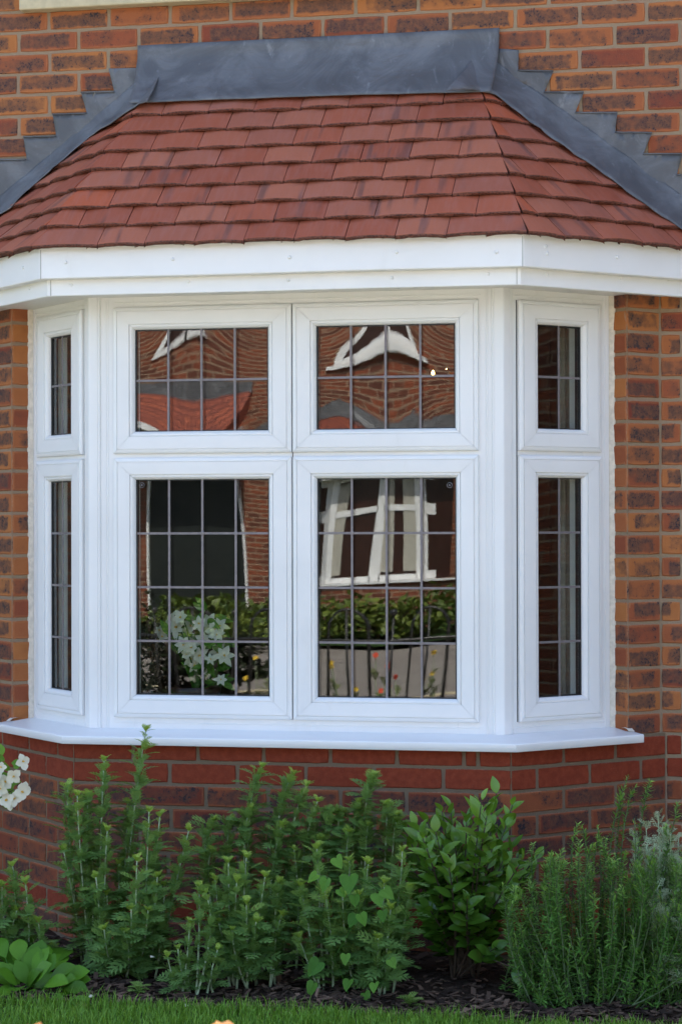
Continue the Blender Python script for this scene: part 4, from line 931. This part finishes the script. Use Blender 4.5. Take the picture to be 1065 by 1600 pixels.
c0=at(235,1090,-.17); base=V((c0.x,-.17,.181)); e=empty('dried_twig_bunch',base,'bunch of dark dry twigs and pods on the inside sill left of the white lilies','dried flowers'); st=MB();lv=MB()
mb=MB(); mb.lathe(base,[(.001,0),(.03,.001),(.045,.03),(.04,.07),(.022,.10),(.028,.115),(.02,.112),(.001,.08)],24); mb.build('pot',MT['dark'],e,smooth=True)
for i in range(34):
    tip=at(ru(212,268),ru(930,1060),-.17+ru(-.05,.05)); P=bez(base+V((0,0,.1)),V((base.x+ru(-.05,.05),-.17,(tip.z+.28)/2)),tip,8); st.tube(P,[.0022-.0012*k/8 for k in range(9)],4)
    for j in range(4): leaf(lv,P[8-j],V((ru(-1,1),ru(-1,1),ru(-.2,1))),UPV,ru(.015,.03),TO,(rnd()*.5,0,0,1))
st.build('twigs',simple('dry_twig',(.12,.08,.05),.8,.4,60),e,smooth=True); lv.build('dry_leaves',m_leaf('dry_leaf_mat',(.05,.03,.02),(.22,.16,.10),(.3,.25,.15),.7,.1),e)
# ------------------------------------------------------------------ ACROSS THE ROAD (seen mirrored in the panes)
XO=-3.75; YO=-22.6
oh=empty('brick_house',(XO,YO,SOIL),'sunlit twin brick house across the road seen mirrored in the window panes','house')
def OP(x,y,z): return V((XO-x,YO-y,z))     # turned to face this house
def obox(mb,x0,x1,y0,y1,z0,z1): mb.prism([OP(x0,y0,z0),OP(x1,y0,z0),OP(x1,y1,z0),OP(x0,y1,z0)],(0,0,z1-z0))
def opoly(mb,pts,z0,z1): mb.prism([OP(a,b,z0) for a,b in pts],(0,0,z1-z0))
w=MB(); obox(w,-5,-1.21,0,.3,-.6,4.9); obox(w,1.21,5,0,.3,-.6,4.9); obox(w,-1.21,1.21,0,.3,2.2,3.25); obox(w,-1.21,-.75,0,.3,3.25,4.4); obox(w,.75,1.21,0,.3,3.25,4.4); obox(w,-1.21,1.21,0,.3,4.4,4.9)
obox(w,-5,-4.7,.3,8,-.6,4.9); obox(w,4.7,5,.3,8,-.6,4.9); obox(w,-4.7,4.7,7.7,8,-.6,4.9)
opoly(w,[(-1.2,-.01),(-.74,-.47),(.74,-.47),(1.2,-.01)],-.6,.135)
w.prism([OP(-2.1,-.02,4.9),OP(2.1,-.02,4.9),OP(0,-.02,6.6)],(0,-.3,0))
w.build('wall',MT['brickfar'],oh,normals=True)
w=MB(); w.prism([OP(-5.3,-.4,4.75),OP(-5.3,4.1,8.2),OP(-5.3,4.1,8.35),OP(-5.3,-.4,4.9)],(10.6,0,0)); w.v=[(2*XO-x if False else x,y,z) for x,y,z in w.v]
w.v=[(x,y,z) for x,y,z in w.v]; 
o=w.build('main_roof',MT['roofdark'],oh,normals=True)
for vv in o.data.vertices:
    pass
tm=MB()
def hipq(a,b,c_,d_): tm.quad(OP(*a),OP(*b),OP(*c_),OP(*d_))
hipq((-.835,-.70,1.78),(.835,-.70,1.78),(.545,0,2.5),(-.545,0,2.5)); hipq((.835,-.70,1.78),(1.53,0,1.78),(1.52,.0,1.80),(.545,0,2.5)); hipq((-1.53,0,1.78),(-.835,-.70,1.78),(-.545,0,2.5),(-1.52,0,1.8))
n=NT('tile_course_mat',.75,.3); co=n.sep(n.coord()); ro_=n.new('ShaderNodeTexBrick',{'Vector':n.new('ShaderNodeCombineXYZ',{'X':co[0],'Y':co[2]}).outputs[0],'Color1':(.30,.08,.045),'Color2':(.22,.06,.04),'Mortar':(.06,.02,.02),'Scale':1.,'Mortar Size':.006,'Brick Width':.165,'Row Height':.074})
n.P('Base Color',ro_.outputs['Color']); n.bump(ro_.outputs['Fac'],-.6,.01); tm.build('bay_roof',n.m,oh,normals=True)
ld=MB()
obox(ld,-.68,.68,-.04,-.003,2.42,2.62)
for s in(-1,1): ld.prism([OP(s*.60,-.02,2.44),OP(s*.64,-.02,2.66),OP(s*1.66,-.02,1.96),OP(s*1.52,-.02,1.82)],(0,.012,0))
ld.prism([OP(-.6,-.10,2.42),OP(.6,-.10,2.42),OP(.64,-.01,2.56),OP(-.64,-.01,2.56)],(0,0,.01)); ld.build('lead_flashing',MT['lead'],oh,normals=True)
tr=MB(); 
opoly(tr,[(-1.43,-.0),(-.80,-.62),(.80,-.62),(1.43,-.0)],1.63,1.77); opoly(tr,[(-1.26,-.02),(-.76,-.52),(.76,-.52),(1.26,-.02)],.136,.165)
tr.build('fascia_board',MT['upvc'],oh,normals=True)
wf=MB()
def obar(a,b,z0,z1,x0,x1,y):  obox(wf,x0,x1,y,y+.06,z0,z1)
for x0,x1 in ((-.70,-.60),(-.055,.055),(.60,.70)): obox(wf,x0,x1,-.38,-.32,.17,1.63)
for x0,x1 in ((-.61,-.04),(.04,.61)):
    for z0,z1 in ((.17,.25),(1.06,1.14),(1.56,1.63)): obox(wf,x0,x1,-.38,-.32,z0,z1)
for s in(-1,1):
    def sd(u0,u1,z0,z1):
        wf.prism([OP(s*(.70+u0*.707),-.38+u0*.707,z0),OP(s*(.70+u1*.707),-.38+u1*.707,z0),OP(s*(.70+u1*.707)-s*.04,-.38+u1*.707+.04,z0),OP(s*(.70+u0*.707)-s*.04,-.38+u0*.707+.04,z0)],(0,0,z1-z0))
    sd(0,.14,.17,1.63); sd(.33,.46,.17,1.63)
    for z0,z1 in ((.17,.29),(1.02,1.18),(1.53,1.63)): sd(.14,.33,z0,z1)
for x0,x1 in ((-.75,-.66),(-.04,.04),(.66,.75)): obox(wf,x0,x1,.03,.09,3.25,4.4)
for x0,x1 in ((-.66,-.04),(.04,.66)):
    for z0,z1 in ((3.25,3.34),(4.31,4.4)): obox(wf,x0,x1,.03,.09,z0,z1)
obox(wf,-.85,.85,-.06,.1,3.18,3.248)
wf.build('window_frame',MT['upvc'],oh,normals=True)
gl=MB(); opoly(gl,[(-1.1,.0),(-.70,-.355),(.70,-.355),(1.1,.0),(1.0,.06),(-1.0,.06)],.17,1.62); obox(gl,-.74,.74,.06,.08,3.26,4.39); gl.build('window_glass',MT['dark'],oh,normals=True)
cu=MB()
for a,b in ((.44,.60),(-.60,-.36),(-.2,-.05)): obox(cu,a,b,-.372,-.3555,.29,1.53)
cu.build('curtain_panel',MT['curtain'],oh,normals=True)
ba=MB(); pts=[(math.cos(R(a)),math.sin(R(a))) for a in range(25,156,10)]
ba.prism([OP(x*.95,-.03,4.15+y*.62) for x,y in pts]+[OP(x*.82,-.03,4.15+y*.49) for x,y in reversed(pts)],(0,.03,0)); ba.build('arched_brick_header',simple('orange_header',(.5,.14,.05),.8,.2,30),oh,normals=True)
# roof of twin: mend orientation
cn=MB(); cn.prism([OP(1.85,-.75,2.12),OP(1.85,0,2.72),OP(1.85,0,2.12)],(-1.9,0,0)); cn.build('porch_roof',n.m,oh,normals=True)
cn=MB(); obox(cn,1.8,3.8,-.80,-.001,2.0,2.115); obox(cn,1.95,1.99,-.10,-.001,-.5,2.0); obox(cn,3.51,3.55,-.10,-.001,-.5,2.0); pass; cn.build('porch_trim',MT['upvc'],oh,normals=True)
cn=MB(); obox(cn,1.83,3.77,-.05,-.002,2.66,2.86); cn.build('porch_flashing',MT['lead'],oh,normals=True)
cn=MB(); obox(cn,2.0,3.5,-.04,-.001,-.5,1.99); cn.build('front_door',simple('blackened_door',(.006,.010,.008),.6),oh,normals=True)  # door widened and blackened so the mirrored lower left pane stays dark
cn=MB()
for x0,x1,z0,z1 in ((2.3,2.38,3.25,4.4),(3.5,3.58,3.25,4.4),(2.9,2.98,3.25,4.4),(2.38,3.5,3.25,3.33),(2.38,3.5,4.32,4.4)): obox(cn,x0,x1,-.03,-.001,z0,z1)
cn.build('window_frame',MT['upvc'],oh,normals=True); cn=MB(); obox(cn,2.38,3.5,-.012,-.001,3.33,4.32); cn.build('window_glass',MT['dark'],oh,normals=True)
# railing behind the camera
rl=empty('bow_top_railing',(0,-7.85,-.53),'black metal hoop topped railing with ball finials mirrored in the lower panes','railing')
xs=-5.4; k=0; posts=MB()
while xs<3.2:
    hb_=MB(); r=.145; z=.30
    hb_.tube([V((xs-r,-7.85,-.53)),V((xs-r,-7.85,z-r))]+[V((xs-r*math.cos(R(a)),-7.85,z-r+r*math.sin(R(a)))) for a in range(15,180,15)]+[V((xs+r,-7.85,z-r)),V((xs+r,-7.85,-.53))],.012,6); hb_.build('hoop',MT['metal'],rl,smooth=True)
    hb_=MB(); hb_.tube([V((xs,-7.85,-.53)),V((xs,-7.85,z-.01))],.010,6); hb_.build('upright',MT['metal'],rl,smooth=True)
    p_=MB(); x2=xs+.295; p_.tube([V((x2,-7.85,-.53)),V((x2,-7.85,z-.05))],.009,6); p_.lathe((x2,-7.85,z-.03),[(.001,-.028),(.02,-.02),(.028,0),(.02,.02),(.001,.028)],12); p_.build('finial_post',MT['metal'],rl,smooth=True)
    xs+=.59
for z in (.07,-.42): p_=MB(); p_.tube([V((-5.8,-7.85,z)),V((3.2,-7.85,z))],.014,6); p_.build('rail',MT['metal'],rl,smooth=True)
# shrubs in the opposite garden
MT['hed']=m_leaf('hedge_leaf_mat',(.03,.065,.014),(.07,.125,.022),(.22,.27,.04),.5,.25)
def bush(x,y,z,rx,rz,label,nl=900,s=.11,yg=.4,mat='hed',grp='sunlit shrubs in the garden across the road'):
    e=empty('garden_shrub',(x,y,z),label,'shrub',grp); lv=MB(); st=MB()
    for _ in range(7): a=ru(0,6.28); st.tube([V((x,y,z)),V((x+math.cos(a)*rx*.6,y+math.sin(a)*rx*.4,z+rz*ru(.5,.9)))],.015,5)
    for _ in range(nl):
        a=ru(0,6.283); b=math.acos(ru(-.2,1)); r=ru(.55,1.08)*(1+.25*noise.noise(V((math.cos(a)*2+x,math.sin(a)*2,b*2)))); q=V((x+.25*math.sin(b*9+x)+math.cos(a)*math.sin(b)*rx*r,y+math.sin(a)*math.sin(b)*rx*.7*r,z+rz*.2+math.cos(b)*rz*.8*r)); leaf(lv,q,V((ru(-1,1),ru(-1,1),ru(-.3,1))),V((ru(-1,1),ru(-1,1),1)),ru(.6,1.3)*s,TO,(rnd(),yg*rnd(),0,1),wid=1.6)
    st.build('branches',MT['vstem'],e); lv.build('foliage',MT[mat],e)
random.seed(31)
MT['pane_dark']=m_leaf('pane_dark_leaf_mat',(.008,.014,.006),(.018,.028,.012),(.04,.05,.02),.7,.05,.1)
BS=[(-5.9,-20.6,.6,.5,.6,'small yellow green shrub'),(-5.4,-19.8,.8,.55,.5,'dark green round shrub'),(-4.3,-20.4,.9,.6,.7,'leafy mid green shrub'),(-3.2,-19.9,.8,.5,.9,'low golden shrub'),(-2.2,-20.5,.9,.65,.3,'dark green shrub'),(-1.1,-20.,.8,.55,.6,'bright green low shrub'),(-8.6,-20.2,1.,1.,.5,'large dark shrub'),(0.2,-20.3,1.,.8,.4,'broad green shrub'),(-4.9,-17.6,1.1,.45,1.,'spreading yellow ground shrub')]
for i,(x,y,rx,rz,yg,nm) in enumerate(BS):
    near=['at the mirrored left','left of the twin bay','under the twin bay window','under the twin bay near its right end','right of the twin bay','far right of the twin bay','at the far left of the garden','at the far right of the garden','at the kerb in front of the twin bay'][i]
    bush(x,y,-.56,rx,rz,nm+' '+near+' across the road',yg=yg)
for yx,yr,yz in ((-3.15,.36,.80),(-2.62,.20,.55)): bush(yx,-9.4,-.55,yr,yz,('tall' if yr>.3 else 'smaller')+' near black bush added to darken the mirrored pane behind the lilies',1500,.06,.1,'pane_dark',None)  # invented dark bushes, there only to darken the lower left reflection
# poppies by the railing
for i,(x,m,nm) in enumerate(((-.93,'redp','red'),(-1.35,'yelp','yellow'),(-.62,'yelp','golden yellow'),(-2.0,'yelp','pale yellow'),(-1.15,'redp','small red'))):
    rt=V((x,-8.0-.05*i,-.53)); e=empty('garden_flower',rt,nm+' garden flower by the mirrored hoop railing, '+['tallest of the red','left of the red one','right of the red one','furthest left','shorter of the red'][i],'flower','flowers along the railing'); st=MB();lv=MB();pet=MB()
    for j in range(3):
        c=rt+V((ru(-.12,.12),ru(-.05,.05),ru(.25,.5))); st.tube([rt,c],.003,4); blossom(pet,None,c,(0,1,.6),.022,6,.3)
        for k in range(6): leaf(lv,rt.lerp(c,ru(.1,.8)),V((ru(-1,1),ru(-1,1),1)),UPV,.08,TF,(rnd(),.5,0,1))
    st.build('stems',MT['mstem'],e); lv.build('foliage',MT['hed'],e); pet.build('petals',MT[m],e)
# ------------------------------------------------------------------ LIGHT, CAMERA
SUN_EL=56; SUN_AZ=12        # degrees; azimuth from +y towards +x : the sun stands behind this house
wd=bpy.data.worlds.new('World'); bpy.context.scene.world=wd; wd.use_nodes=True; t=wd.node_tree
sk=t.nodes.new('ShaderNodeTexSky'); sk.sky_type='NISHITA'; sk.sun_disc=False; sk.sun_elevation=R(SUN_EL); sk.sun_rotation=R(SUN_AZ); sk.air_density=1.; sk.dust_density=2.5; sk.ozone_density=1.
bg=t.nodes['Background']; t.links.new(sk.outputs[0],bg.inputs[0]); bg.inputs[1].default_value=.15
sl=bpy.data.lights.new('sun','SUN'); sl.energy=4.6; sl.angle=R(.5); sl.color=(1,.95,.87); so=bpy.data.objects.new('sun',sl); C.objects.link(so)
dv=V((math.sin(R(SUN_AZ))*math.cos(R(SUN_EL)),math.cos(R(SUN_AZ))*math.cos(R(SUN_EL)),math.sin(R(SUN_EL)))); so.rotation_euler=dv.to_track_quat('Z','Y').to_euler(); so.location=(0,0,12)
cd=bpy.data.cameras.new('camera'); co_=bpy.data.objects.new('camera',cd); C.objects.link(co_); bpy.context.scene.camera=co_
from mathutils import Matrix
M=Matrix((CR,CU,-CF)).transposed().to_4x4(); M.translation=CAM; co_.matrix_world=M
cd.sensor_fit='VERTICAL'; cd.sensor_height=36; cd.lens=FPX/PH*36; cd.clip_end=2000; cd.clip_start=.05
cd.dof.use_dof=True; cd.dof.focus_distance=6.9; cd.dof.aperture_fstop=11
sc=bpy.context.scene; sc.view_settings.view_transform='Standard'; sc.view_settings.look='None'; sc.view_settings.exposure=1.9; sc.view_settings.gamma=1
sc.render.engine='CYCLES'; sc.cycles.max_bounces=8; sc.cycles.transparent_max_bounces=16; sc.cycles.diffuse_bounces=4
